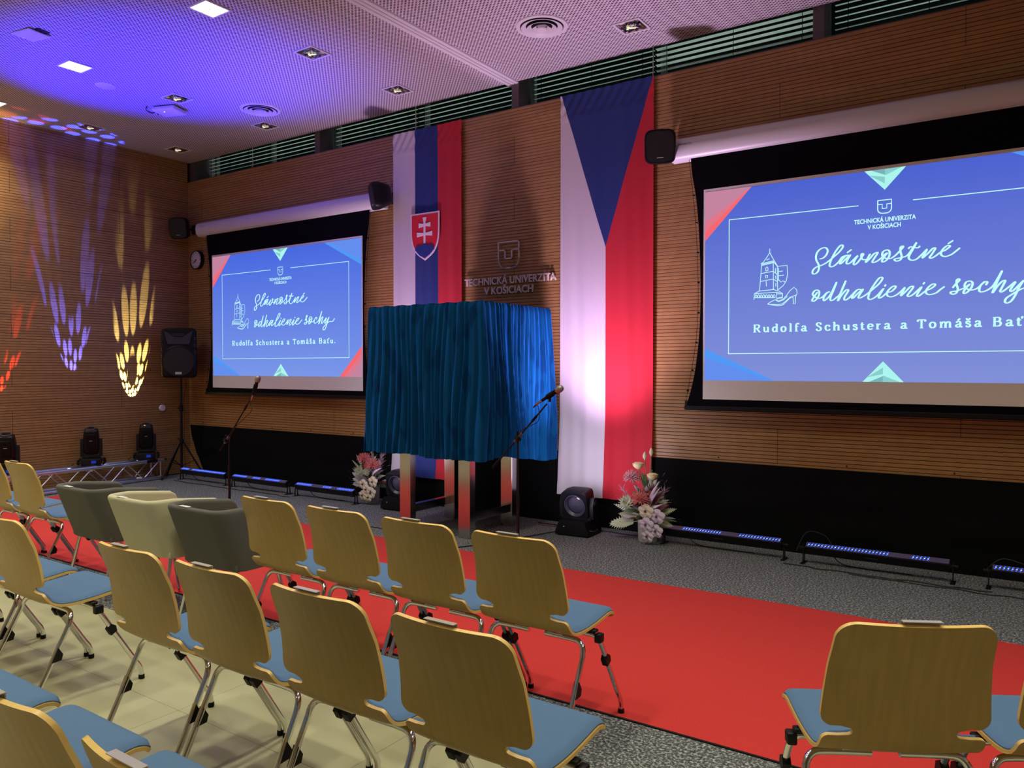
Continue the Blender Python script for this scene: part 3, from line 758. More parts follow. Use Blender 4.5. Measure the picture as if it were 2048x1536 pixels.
ICON=[[[552,1088],[552,1060]],[[552,1058],[525,1016],[497,981],[481,971]],[[552,1058],[576,1011],[615,942]],[[481,971],[578,988]],[[483,963],[580,980]],[[485,956],[581,973]],[[578,988],[614,941]],[[485,956],[481,886],[470,749]],[[581,987],[584,754]],[[614,941],[615,817],[618,748]],[[481,890],[581,903],[611,875]],[[476,825],[581,839],[613,816]],[[468,747],[586,752],[622,738]],[[521,909],[521,935],[531,943],[539,932],[538,910],[521,909]],[[520,873],[536,873],[535,852],[520,852],[520,873]],[[524,822],[526,784]],[[599,926],[599,888]],[[601,864],[602,839]],[[602,803],[603,779]],[[615,940],[692,943],[696,871],[687,820],[664,782],[622,748]],[[628,898],[656,899]],[[629,864],[665,865]],[[623,926],[624,824]],[[629,828],[643,809],[656,819],[680,809]],[[527,999],[549,1008]],[[468,747],[428,727],[424,678]],[[428,727],[606,729],[659,718],[622,740]],[[430,693],[598,686]],[[610,725],[610,673],[657,681],[657,718]],[[616,715],[653,713]],[[616,681],[653,687]],[[537,636],[567,655],[602,669],[626,656],[661,670],[688,697],[715,735],[748,761],[769,740],[773,712],[762,689],[758,626],[745,627],[741,682],[716,676],[689,649],[662,623],[626,618],[575,626],[537,636]],[[606,661],[630,651],[665,664],[696,692]],[[543,633],[626,626],[658,633],[689,657],[716,682],[764,697]],[[434,694],[434,711],[441,719],[449,710],[449,693]],[[456,693],[456,710],[463,718],[470,709],[470,692]],[[477,692],[477,709],[484,717],[491,708],[492,691]],[[498,691],[498,708],[505,716],[513,707],[513,690]],[[520,690],[520,706],[527,715],[534,706],[534,689]],[[541,688],[541,705],[548,714],[555,705],[555,688]],[[562,687],[562,704],[569,713],[576,704],[576,687]],[[583,686],[583,703],[590,712],[597,702],[597,686]]]

def poly(mb, pts, y, mi):
    return mb.add([(p[0], y, p[1]) for p in pts], [tuple(range(len(pts)))], mi)
def projection_screen(x0, label, top, bot, xr=3.18):
    t = thing('projection_screen', label, 'screen', (x0, -0.001, 0), 0, 'motorised projection screens on the wooden wall')
    hb = [(-0.02, 3.530), (-0.125, 3.530), (-0.152, 3.505), (-0.165, 3.445), (-0.152, 3.385), (-0.118, 3.345), (-0.02, 3.345)]
    h = MB()
    for a, b, s in ((-0.325, xr, 1.0),):
        n = len(hb)
        vs = [(a, y, z) for y, z in hb] + [(b, y, z) for y, z in hb]
        h.add(vs, [tuple(range(n)), tuple(range(2 * n - 1, n - 1, -1))] + [(i, i + n, (i + 1) % n + n, (i + 1) % n) for i in range(n)])
    h.build('housing', M['housing'], t, 50)
    for xx in (-0.12, 2.4): MB().box((xx, -0.03, 3.538), (0.10, 0.045, 0.020), 0, None, 0.003).build('wall_bracket', M['white_paint'], t)
    text_part('maker_lettering', 'PROJECTA', 0.02, M['print_grey'], t, (-0.17, -0.1645, 3.462), rot=(PI / 2 + 0.16, 0, 0), width=0.115, height=0.016)
    # tensioned black fabric with bowed sides
    L_ = smooth_pts([(-0.135, 3.36), (-0.120, 3.2), (-0.085, 3.0), (-0.060, 2.75), (-0.045, 2.45), (-0.040, 2.10), (-0.055, 1.75), (-0.100, 1.42), (-0.165, 1.185)], 3)
    L_ = [(p[0], p[1]) for p in L_]
    fab = MB()
    n = len(L_)
    for i in range(n - 1):
        (a, za), (b, zb) = L_[i], L_[i + 1]
        fab.add([(a, -0.117, za), (SW - a, -0.117, za), (SW - b, -0.117, zb), (b, -0.117, zb), (a, -0.1185, za), (SW - a, -0.1185, za), (SW - b, -0.1185, zb), (b, -0.1185, zb)],
                [(0, 1, 2, 3), (7, 6, 5, 4), (0, 3, 7, 4), (1, 5, 6, 2)])
    fab.build('black_border', M['screen_black'], t)
    MB().box((SW / 2, -0.1192, (3.058 + 1.248) / 2), (SW + 0.03, 0.001, 3.058 - 1.248)).build('white_surface', M['screen_white'], t)
    MB().box((SW / 2, -0.118, 1.170), (SW + 0.36, 0.030, 0.040), 0, None, 0.006).box((-0.165, -0.118, 1.205), (0.022, 0.012, 0.05)).box((SW + 0.165, -0.118, 1.205), (0.022, 0.012, 0.05)).build('bottom_bar', M['black_plastic'], t)
    cord = smooth_pts([(-0.150, -0.118, 3.34), (-0.085, -0.118, 2.75), (-0.062, -0.118, 2.2), (-0.080, -0.118, 1.75), (-0.17, -0.118, 1.22)], 5)
    for s in (0, 1):
        pts = cord if s == 0 else [(SW - p[0], p[1], p[2]) for p in cord]
        c = MB().tube(pts, 0.0022, 5).build('tension_cord', M['cable'], t)
        for zz in (3.02, 2.78, 2.52, 2.26, 2.0, 1.74, 1.5, 1.32):
            p = min(pts, key=lambda q: abs(q[2] - zz))
            MB().box((p[0] + (0.006 if s == 0 else -0.006), -0.121, zz), (0.020, 0.010, 0.016), 0, None, 0.002).build('tension_clip', M['black_plastic'], c)
    # the projected slide
    sl = MB().box((SW / 2, -0.1202, SZ + SH / 2), (SW, 0.0008, SH)).build('projected_slide', em_grad('slide_' + ('a' if x0 < 4 else 'b'), top, bot, SZ, SZ + SH), t)
    y = -0.1212
    z = SZ
    for nm, pts, mk in (('corner_facet', [(0, z + SH), (0.40, z + SH), (0, z + 1.36)], 'pale'), ('corner_facet', [(0.40, z + SH), (0, z + 1.28), (0, z + 1.36)], 'pink'), ('corner_facet', [(0.40, z + SH), (0, z + 1.20), (0, z + 1.28)], 'red'),
                        ('corner_facet', [(0, z), (0.56, z), (0, z + 0.20)], 'blue_mid'), ('corner_facet', [(0, z + 0.20), (0.56, z), (0.60, z), (0, z + 0.276)], 'blue'),
                        ('corner_facet', [(SW, z + SH), (2.27, z + SH), (SW, z + 1.37)], 'blue_mid'), ('corner_facet', [(2.27, z + SH), (2.22, z + SH), (SW, z + 1.31), (SW, z + 1.37)], 'blue'),
                        ('corner_facet', [(SW, z), (2.62, z), (SW, z + 0.20)], 'pale'), ('corner_facet', [(2.62, z), (2.55, z), (SW, z + 0.28), (SW, z + 0.20)], 'pink'), ('corner_facet', [(2.55, z), (2.48, z), (SW, z + 0.36), (SW, z + 0.28)], 'red')):
        poly(MB(), pts, y, 0).build(nm, E_[mk], sl)
    for zz, s in ((z + SH, -1), (z, 1)):
        g = MB()
        poly(g, [(1.268, zz), (1.556, zz), (1.412, zz + s * 0.158)], y, 0)
        poly(g, [(1.315, zz), (1.412, zz), (1.412, zz + s * 0.045)], y - 0.0002, 2)
        poly(g, [(1.412, zz), (1.53, zz), (1.412, zz + s * 0.05)], y - 0.0002, 1)
        poly(g, [(1.300, zz + s * 0.035), (1.412, zz + s * 0.060), (1.412, zz + s * 0.11)], y - 0.0002, 1)
        g.build('slide_gem', [E_['gem'], E_['gem_mid'], E_['gem_dark']], sl)
    w = 0.0065
    ln = MB()
    for a, b in (((0.211, 1.363), (1.227, 1.363)), ((1.605, 1.363), (2.640, 1.363)), ((0.211, 1.3665), (0.211, 0.2245)), ((2.640, 1.3665), (2.640, 0.2245)), ((0.211, 0.228), (2.640, 0.228))):
        ln.box(((a[0] + b[0]) / 2, y, z + (a[1] + b[1]) / 2), (max(w, abs(b[0] - a[0])), 0.0004, max(w, abs(b[1] - a[1]))))
    ln.build('slide_frame_line', E_['white'], sl)
    em = MB(); o_, i_ = emblem(1.364, z + 1.386, 0.096, 0.100)
    em.ribbon([Vector(p) for p in o_], 0.0075, y); em.ribbon([Vector(p) for p in i_], 0.0075, y - 0.0001)
    em.build('slide_emblem', E_['white'], sl)
    text_part('slide_lettering', 'TECHNICK\u00c1 UNIVERZITA', 0.03, E_['white'], sl, (1.411, y, z + 1.222), width=0.430, height=0.044, bold=0.0008)
    text_part('slide_lettering', 'V KO\u0160ICIACH', 0.03, E_['white'], sl, (1.411, y, z + 1.174), width=0.232, height=0.044, bold=0.0008)
    q = MB()
    for st in SCRIPT:
        pts = smooth_pts([(a / 1000, z + b / 1000) for a, b in st], 4)
        q.ribbon(pts, lambda f, T: 0.0088 + 0.0080 * max(0.0, abs(T.y) * 1.2 - 0.35), y)
    q.build('slide_script_lettering', E_['white'], sl)
    words_ = 'Rudolfa Schustera a Tom\u00e1\u0161a Ba\u0165u.'
    adv_ = lambda s_: sum(SERIF[c_][0] + 0.20 for c_ in s_)
    k_ = (2.415 - 0.420) / (adv_(words_) - 0.20); at_ = 0
    for wd in words_.split(' '):
        i0 = words_.index(wd, at_) if wd != 'a' else words_.index(' a ') + 1
        xa = 0.420 + adv_(words_[:i0]) * k_
        q = MB(); serif_line(q, wd, xa, xa + (adv_(wd) - 0.20) * k_, z + 0.405, 0.062, y)
        q.build('slide_lettering', E_['white'], sl); at_ = i0
    q = MB()
    for st in ICON: q.ribbon([Vector((a / 1000, z + b / 1000)) for a, b in st], 0.0056, y)
    for st in ((700, 645), ): pass
    q.build('slide_tower_and_shoe_drawing', E_['white'], sl)
    return t
projection_screen(0.750, 'left projection screen with a blue title slide, nearest the room corner', srgb(72, 104, 224), srgb(122, 150, 232))
projection_screen(7.743, 'right projection screen with a blue title slide, cut by the picture edge', srgb(76, 98, 208), srgb(130, 144, 216))

# wall loudspeakers beside the screen housings
def wall_speaker(x, z, rz, tilt, label):
    t = thing('wall_speaker', label, 'speaker', (x, -0.002, z), 0, 'small black wall loudspeakers')
    mx = tr(0, -0.20, 0) @ rot_z(rz) @ rot_x(tilt)
    b = MB()
    # barrel-shaped front, tapering to the back
    def ring(y, w, h):
        return [(w / 2 * sx * (1 - 0.10 * abs(v)), y, h / 2 * v * 1.0) for sx, v in ()]
    def outline(w, h, y, n=28):
        pts = []
        for k in range(n):
            a = 2 * PI * k / n
            c_, s_ = math.cos(a), math.sin(a)
            ex = 0.38
            pts.append((w / 2 * math.copysign(abs(c_) ** ex, c_), y, h / 2 * math.copysign(abs(s_) ** ex, s_) * (1 + 0.07 * (1 - abs(c_)))))
        return pts
    rings = [outline(0.255, 0.265, -0.105), outline(0.27, 0.28, -0.085), outline(0.26, 0.27, -0.02), outline(0.13, 0.20, 0.10), outline(0.06, 0.14, 0.12)]
    n = 28; vs = [p for r_ in rings for p in r_]; fs = [tuple(range(n))]
    for i in range(len(rings) - 1):
        for k in range(n): fs.append((i * n + k, i * n + (k + 1) % n, (i + 1) * n + (k + 1) % n, (i + 1) * n + k))
    fs.append(tuple(range((len(rings) - 1) * n, len(rings) * n))[::-1])
    b.add(vs, fs, 0, mx); b.build('cabinet', M['black_plastic'], t, 35)
    g = MB(); o2 = outline(0.235, 0.245, -0.109); o3 = outline(0.235, 0.245, -0.104)
    g.add(o2 + o3, [tuple(range(n))] + [(k, (k + 1) % n, n + (k + 1) % n, n + k) for k in range(n)], 0, mx); g.build('grille', M['grille'], t)
    MB().box((0.0, -0.012, 0), (0.055, 0.022, 0.13), 0, None, 0.003).tube([(0, -0.02, 0.0), (0, -0.11, 0.0)], 0.014, 8).build('wall_bracket', M['black_metal'], t)
    me = MB().box((0, -0.111, -0.095), (0.055, 0.002, 0.006), 0, mx); me.build('maker_badge', M['print_white'], t)
wall_speaker(0.16, 3.48, R(28), R(10), 'black wall loudspeaker in the corner, left end of the left screen housing')
wall_speaker(3.99, 3.46, R(-35), R(10), 'black wall loudspeaker turned aside, between left screen housing and striped flag')
wall_speaker(7.36, 3.46, R(22), R(10), 'black wall loudspeaker overlapping the red edge of the triangle flag')

# wall clock
t = thing('wall_clock', 'round white wall clock with a black rim beside the left projection screen', 'clock', (0.26, -0.001, 3.045))
mx = rot_x(PI / 2)
MB().lathe([(0.118, 0.0), (0.132, 0.006), (0.134, 0.05), (0.126, 0.058), (0.120, 0.054)], n=40, mx=mx, close=False).build('rim', M['black_plastic'], t, 40)
MB().lathe([(0.001, 0.046), (0.122, 0.046)], n=40, mx=mx, close=False).build('dial', M['clock_face'], t)
d = MB()
for k in range(12):
    a = k * PI / 6; d.box((0, -0.0475, 0.098), (0.008 if k % 3 else 0.012, 0.001, 0.020), 0, rot_y(a))
d.build('hour_mark', M['print_grey'], t)
for ang, l_, w_ in ((R(222), 0.062, 0.010), (R(240), 0.090, 0.007)):
    MB().box((0, -0.050, l_ / 2 - 0.008), (w_, 0.0015, l_), 0, rot_y(ang)).build('hand', M['print_grey'], t)
MB().lathe([(0.010, 0.046), (0.010, 0.053)], n=12, mx=mx).build('hub', M['print_grey'], t)
t = tag(MB().lathe([(0.046, 0.0), (0.046, 0.012), (0.040, 0.020), (0.001, 0.022)], (0, 0, 0), 28, mx=rot_y(PI / 2), close=False).build('wall_button', M['white_paint'], None, 40, (0.002, -0.424, 0.956)),
        'small round white cover plate low on the left wooden wall', 'cover')

# ================================================================== RED CARPET
rc = MB().grid(lambda u, v: (0.55 + 12.45 * u, -3.592 + 2.045 * v + 0.012 * math.sin(u * 31) * (v > 0.5) + 0.006 * math.sin(u * 17 + 2), 0.0015 + (0.004 if 0.0 < v < 1.0 else 0)), 60, 8)
rc.build('red_carpet', M['carpet_red'], None)
rco = bpy.data.objects['red_carpet']
tag(rco, 'long bright red carpet runner laid across the grey floor carpet', 'carpet')
MB().box((6.775, -3.5975, 0.0025), (12.45, 0.012, 0.005)).build('bound_edge', M['rubber'], rco)
CZ = 0.0075      # top of the red carpet
def ground(x, y): return CZ if -3.59 < y < -1.55 else 0.0 if y < -4.03 else 0.0

# ================================================================== STACKING CHAIRS
PROF = smooth_pts([(-0.306, 0.853), (-0.284, 0.79), (-0.253, 0.71), (-0.226, 0.63), (-0.208, 0.56), (-0.197, 0.515), (-0.186, 0.483), (-0.162, 0.458), (-0.125, 0.446), (-0.05, 0.441), (0.03, 0.444), (0.11, 0.452), (0.17, 0.458), (0.202, 0.450), (0.228, 0.426)], 6)
_s = [0.0]
for a, b in zip(PROF[:-1], PROF[1:]): _s.append(_s[-1] + (b - a).length)
SLEN = _s[-1]
def prof(s):
    for i in range(len(_s) - 1):
        if s <= _s[i + 1] or i == len(_s) - 2:
            f = (s - _s[i]) / (_s[i + 1] - _s[i]); p = PROF[i].lerp(PROF[i + 1], f)
            T = (PROF[i + 1] - PROF[i]).normalized()
            return p, T
S_BACK = 0.328        # lower edge of the backrest wings
S_SLOT = 0.364        # upper edge of the seat wings
def half_w(s):
    wb = lambda q: 0.203 + 0.022 * min(1, q / 0.30)
    if s < 0.050:  return wb(s) - 0.050 + math.sqrt(max(0, 0.050 ** 2 - (0.050 - s) ** 2))
    if s < S_BACK - 0.035: return wb(s)
    if s < S_BACK: return wb(s) - 0.035 + math.sqrt(max(0, 0.035 ** 2 - (s - S_BACK + 0.035) ** 2))
    if s < S_SLOT:                                          # slot with round inner end
        f = (s - S_BACK) / (S_SLOT - S_BACK)
        return 0.150 - 0.014 * math.sin(f * PI) + 0.035 * (abs(2 * f - 1) ** 6)
    if s < S_SLOT + 0.022: return 0.196 + math.sqrt(max(0, 0.022 ** 2 - (S_SLOT + 0.022 - s) ** 2))
    e = SLEN - s
    if e < 0.045: return 0.220 - 0.045 + math.sqrt(max(0, 0.045 ** 2 - (0.045 - e) ** 2))
    return 0.218 + 0.002 * math.sin((s - S_SLOT) * 8)
def shell_pt(xr, s, off):
    p, T = prof(s)
    n = Vector((T.y, -T.x))                                  # towards the sitter / up
    if n.x + n.y < 0: n = -n
    x = xr
    back = max(0.0, 1 - s / 0.36)
    y = p.x + 0.030 * (x / 0.21) ** 2 * min(1, back * 1.6) + n.x * off
    z = p.y + n.y * off + (0.012 * (x / 0.21) ** 2 * max(0.0, 1 - abs(s - S_SLOT - 0.03) / 0.09) if s > S_BACK else 0)
    return (x, y, z)
def sheet(mb, srange, inset, o0, o1, nx=12, mi=0, mi_edge=0, wfn=half_w, pillow=False):
    S_ = srange; nS = len(S_)
    w = nx + 1
    vs = []
    for off in (o0, o1):
        for j, s in enumerate(S_):
            hw = max(0.01, wfn(s) - inset)
            for i in range(w):
                q = 2 * i / nx - 1; oo = off
                if pillow and off == o1:
                    q = math.copysign(abs(q) ** 0.55, q)           # crowd the columns towards the seam
                    e_ = min((1 - abs(q)) * hw, s - S_[0] + 0.001, S_[-1] - s + 0.001) / 0.022
                    oo = o0 + (o1 - o0) * (0.22 + 0.78 * math.sin(min(1.0, e_) * PI / 2))
                vs.append(shell_pt(q * hw, s, oo))
    fs, K = [], nS * w
    for j in range(nS - 1):
        for i in range(nx):
            a = j * w + i
            fs.append((a, a + 1, a + w + 1, a + w)); fs.append((K + a + w, K + a + w + 1, K + a + 1, K + a))
    ne = len(fs)
    for j in range(nS - 1):
        a = j * w; fs.append((a, a + w, K + a + w, K + a)); a += nx; fs.append((a + w, a, K + a, K + a + w))
    for i in range(nx):
        fs.append((i + 1, i, K + i, K + i + 1)); a = (nS - 1) * w + i; fs.append((a, a + 1, K + a + 1, K + a))
    o = len(mb.v)
    mb.v += vs; mb.f += [tuple(q + o for q in f) for f in fs]; mb.m += [mi] * ne + [mi_edge] * (len(fs) - ne)
    return mb
def srange(a, b, extra=()):
    n = max(2, int((b - a) / 0.022)); q = [a + (b - a) * i / n for i in range(n + 1)] + [e for e in extra if a < e < b]
    q = sorted(set(round(v, 5) for v in q))
    return q
EX = [0.001, 0.004, 0.009, 0.016, 0.025, 0.036, 0.050] + [S_BACK - 0.035, S_BACK - 0.022, S_BACK - 0.012, S_BACK - 0.005, S_BACK - 0.001, S_BACK + 0.001, S_BACK + 0.008, S_BACK + 0.017, S_BACK + 0.026, S_SLOT - 0.001, S_SLOT + 0.001,
      S_SLOT + 0.004, S_SLOT + 0.010, S_SLOT + 0.022] + [SLEN - e for e in (0.045, 0.03, 0.018, 0.009, 0.003)]
def pad_w(s): return half_w(s)
def make_chair():
    t = thing('stacking_chair', 'x', 'chair', (0, 0, 0))
    sh = sheet(MB(), srange(0, SLEN, EX), 0.0, -0.0055, 0.0055, 12, 0, 1).build('plywood_shell', [M['shell'], M['shell_edge']], t, 35)
    sp = MB(); sheet(sp, srange(S_SLOT + 0.003, SLEN - 0.012, EX), 0.006, 0.0055, 0.022, 16, pillow=True)
    sheet(sp, srange(S_BACK + 0.004, S_SLOT + 0.004, EX), 0.012, 0.0055, 0.016, 10)
    sp.build('seat_pad', M['blue_fabric'], t, 50)
    bp = MB(); sheet(bp, srange(0.034, S_BACK - 0.010, EX), 0.016, 0.0055, 0.018, 16, pillow=True); bp.build('back_pad', M['blue_fabric'], t, 50)
    for sx in (-1, 1):
        f = [(sx * 0.04, 0.020, 0.408), (sx * 0.17, 0.020, 0.408), (sx * 0.212, 0.024, 0.405), (sx * 0.232, 0.036, 0.390), (sx * 0.237, 0.055, 0.355), (sx * 0.237, 0.205, 0.105), (sx * 0.237, 0.228, 0.070), (sx * 0.237, 0.238, 0.045), (sx * 0.237, 0.240, 0.012)]
        lg = MB().tube(f, 0.0115, 10).build('leg', M['chrome'], t, 50)
        MB().lathe([(0.013, 0.0), (0.0145, 0.003), (0.0135, 0.020), (0.0118, 0.022)], (sx * 0.237, 0.240, 0), 12).build('foot_cap', M['rubber'], lg, 50)
        MB().box((sx * 0.236, 0.034, 0.393), (0.030, 0.040, 0.038), 0, None, 0.006, 2).box((sx * 0.190, 0.021, 0.424), (0.085, 0.030, 0.012), 0, None, 0.003).build('link_joint', M['black_plastic'], lg, 40)
        MB().prism([(-0.020, -0.026), (0.012, -0.026), (0.020, 0.0), (0.006, 0.024), (-0.020, 0.010)], -0.013, 0.013, tr(sx * 0.237, 0.092, 0.290) @ rot_z(PI / 2) @ rot_y(R(-30))).build('stack_stop', M['black_plastic'], lg)
        b = [(sx * 0.04, -0.075, 0.408), (sx * 0.165, -0.075, 0.408), (sx * 0.205, -0.078, 0.402), (sx * 0.226, -0.088, 0.380), (sx * 0.231, -0.102, 0.345), (sx * 0.233, -0.268, 0.020)]
        lg = MB().tube(smooth_pts(b[:5], 3) + [Vector(b[5])], 0.0115, 10).build('leg', M['chrome'], t, 50)
        MB().tube([(sx * 0.233, -0.268, 0.022), (sx * 0.233, -0.276, 0.002)], 0.0135, 12).build('foot_cap', M['rubber'], lg, 50)
        MB().prism([(-0.006, -0.034), (0.030, -0.014), (0.026, 0.012), (-0.006, 0.034)], -0.012, 0.012, tr(sx * 0.233, -0.158, 0.235) @ rot_z(PI / 2) @ rot_y(R(25))).build('stack_stop', M['black_plastic'], lg)
    MB().tube([(-0.06, -0.075, 0.418), (-0.06, 0.020, 0.418)], 0.010, 8).tube([(0.06, -0.075, 0.418), (0.06, 0.020, 0.418)], 0.010, 8).box((0, -0.028, 0.4315), (0.24, 0.13, 0.006)).build('under_frame', M['chrome'], t, 50)
    c = MB()
    zt = 0.849
    c.box((0, -0.2940, zt - 0.002), (0.100, 0.0022, 0.036)).box((0, -0.3020, zt + 0.0155), (0.100, 0.018, 0.0018))
    c.build('seat_label_clip', M['clip'], t)
    return t
chair0 = make_chair()
used = []
def chair(x, y, rz, label, group):
    o = copy_tree(chair0) if used else chair0
    used.append(1)
    o.location = (x, y, ground(x, y - 0.1) if y > -4.1 else 0.0); o.rotation_euler = (0, 0, rz)
    tag(o, label, 'chair', group)
    return o
G1, G2, G3, G4 = ('wooden chairs of the front row', 'wooden chairs of the second row', 'wooden chairs of the third row', 'wooden chairs of the angled right block')
Y1, Y2, Y3 = -3.785, -4.765, -5.612
for x, lb in ((3.145, 'blond wooden chair of the front row, cut by the left picture edge'), (3.655, 'front-row blond wooden chair, second to the left of the dark grey armchair'), (4.165, 'front-row blond wooden chair directly left of the dark grey armchair'),
              (6.880, 'front-row blond wooden chair directly right of the three armchairs'), (7.385, 'front-row blond wooden chair, second to the right of the armchairs'),
              (7.890, 'front-row blond wooden chair, third to the right of the armchairs, before the steel table'), (8.402, 'front-row blond wooden chair at the right end of its row, whole blue seat showing')):
    chair(x, Y1, 0, lb, G1)
for x, lb in ((5.250, 'second-row blond wooden chair, its seat cut by the left picture edge'), (5.770, 'second-row blond wooden chair, its seat showing behind the chair with a free right side'), (6.290, 'second-row blond wooden chair at left with an empty gap to its right'),
              (7.325, 'second-row blond wooden chair just right of the gap, overlapping the cream armchair'), (7.835, 'second-row blond wooden chair overlapping the right-hand grey armchair'),
              (8.355, 'second-row blond wooden chair, second from the right end of its row'), (8.868, 'largest second-row blond wooden chair at the right end, blue seat fully open')):
    chair(x, Y2, 0, lb, G2)
for x, lb in ((7.350, 'third-row blond wooden chair, only the blue seat tip in the lower left corner'), (7.865, 'third-row blond wooden chair, its blue seat low at the left edge'),
              (8.375, 'third-row blond wooden chair with its rounded back in the lower left corner'), (8.888, 'third-row blond wooden chair, only its top back edge at the bottom')):
    chair(x, Y3, 0, lb, G3)
a = R(29.8)
bx, by = 9.885 - 0.265 * math.sin(a), -4.335 + 0.265 * math.cos(a)
chair(bx, by, a, 'blond wooden chair seen squarely from behind, lower right on the red carpet edge', G4)
chair(bx + 0.52 * math.cos(a), by + 0.52 * math.sin(a), a, 'blond wooden chair at the right picture edge, mostly cut off', G4)

# ================================================================== TUB ARMCHAIRS
def armchair(x, y, m, label):
    t = thing('armchair', label, 'armchair', (x, y, CZ), 0, 'tub armchairs in the front row')
    W, H, TH = 0.272, 0.725, 0.050
    # path of the wall: left arm front -> back -> right arm front
    path = smooth_pts([(-W + 0.005, 0.31), (-W, 0.12), (-W + 0.004, -0.13), (-W + 0.055, -0.212), (-0.12, -0.228), (0.12, -0.228), (W - 0.055, -0.212), (W - 0.004, -0.13), (W, 0.12), (W - 0.005, 0.31)], 6)
    cum = [0.0]
    for p, q in zip(path[:-1], path[1:]): cum.append(cum[-1] + (q - p).length)
    n = len(path)
    prof_ = [(0.0, 0.365), (0.0, 0.50), (0.0, 0.66)] + [(TH / 2 - TH / 2 * math.cos(a), 0.70 + TH / 2 * math.sin(a)) for a in [PI * k / 8 for k in range(0, 9)]] + [(TH, 0.62), (TH, 0.40), (TH, 0.365)]
    vs = []
    for i, p in enumerate(path):
        T = (path[min(i + 1, n - 1)] - path[max(i - 1, 0)]).normalized(); N = Vector((-T.y, T.x))   # inward
        fr = max(0, (p.y + 0.05)) / 0.36                     # front fraction
        drop = 0.045 * fr + (0.15 * max(0, fr - 0.80) / 0.2 * max(0, fr - 0.80) / 0.2)
        for o_, z in prof_:
            zz = z - drop * (z - 0.365) / 0.36
            lean = (0.725 - zz) * 0.36 * max(0.0, min(1.0, (0.0 - p.y) / 0.2))       # back leans: lower part sits forward
            q = p + N * o_
            vs.append((q.x, q.y + lean, zz))
    k = len(prof_); fs = []
    for i in range(n - 1):
        for j in range(k - 1): fs.append((i * k + j, i * k + j + 1, (i + 1) * k + j + 1, (i + 1) * k + j))
        fs.append((i * k + k - 1, i * k, (i + 1) * k, (i + 1) * k + k - 1))
    fs.append(tuple(range(k))); fs.append(tuple(range((n - 1) * k, n * k))[::-1])
    MB().add(vs, fs).build('tub_shell', m, t, 60)
    MB().box((0, 0.110, 0.385), (2 * (W - 0.02), 0.38, 0.05), 0, None, 0.01, 2).build('seat_base', m, t, 60)
    MB().box((0, 0.115, 0.44), (2 * (W - TH) - 0.006, 0.36, 0.085), 0, None, 0.03, 4).build('seat_cushion', m, t, 60)
    for sx in (-1, 1):
        for sy, y0 in ((-1, -0.05), (1, 0.22)):
            MB().tube([(sx * 0.21, y0, 0.355), (sx * 0.245, y0 + sy * 0.075, 0.0)], [0.013, 0.010], 10).build('leg', M['chrome'], t, 50)
    MB().box((-0.05, -0.203, 0.7262), (0.085, 0.026, 0.002), 0, rot_z(0)).build('seat_label_card', M['card'], t)
    return t
armchair(4.870, -3.83, M['grey_uph'], 'dark grey tub armchair, leftmost of the three armchairs')
armchair(5.585, -3.86, M['cream_uph'], 'cream tub armchair between the two grey armchairs')
armchair(6.185, -3.83, M['grey_uph'], 'grey tub armchair right of the cream armchair')

# ================================================================== STEEL TABLE WITH VELVET DRAPE
t = thing('steel_table', 'brushed steel table frame with broad square legs under the blue velvet', 'table', (5.585, -0.82, 0))
for sx in (-1, 1):
    for sy in (-1, 1):
        MB().box((sx * 0.350, sy * 0.330, 0.37), (0.130, 0.080, 0.74), 0, None, 0.002).build('leg', M['steel'], t)
    MB().box((sx * 0.375, 0, 0.185), (0.060, 0.580, 0.075), 0, None, 0.002).build('side_rail', M['steel'], t)
MB().box((0, 0, 0.755), (0.86, 0.76, 0.03), 0, None, 0.003).box((0.10, 0.20, 0.70), (0.30, 0.25, 0.08), 0, None, 0.01).build('table_top', M['steel'], t)
# hidden box frame that carries the cloth
t2 = thing('velvet_covered_plinth', 'large box covered by a pleated royal blue velvet drape on the steel table', 'drape', (5.600, -0.80, 0))
MB().box((0, 0, 1.425), (0.70, 0.60, 1.28), 0, None, 0.01).box((0, 0, 2.065), (1.28, 1.08, 0.02)).build('inner_box', M['black_plastic'], t2)
HX, HY = 0.655, 0.555
per = [(-HX, -HY), (HX, -HY), (HX, HY), (-HX, HY)]
Ltot = 4 * (HX + HY)
random.seed(11)
NP = 66
edges_ = [0.0]
for k in range(NP): edges_.append(edges_[-1] + random.uniform(0.5, 1.5))
edges_ = [e / edges_[-1] for e in edges_]
amps = [random.uniform(0.35, 1.0) for _ in range(NP)]
skew = [random.uniform(0.30, 0.70) for _ in range(NP)]
def pleat(u, shift):
    u = (u + shift) % 1.0
    for k in range(NP):
        if u <= edges_[k + 1]:
            f = (u - edges_[k]) / (edges_[k + 1] - edges_[k]); s = skew[k]
            g = f / s if f < s else (1 - f) / (1 - s)
            return amps[k] * (math.sin(g * PI / 2) ** 1.1)
    return 0
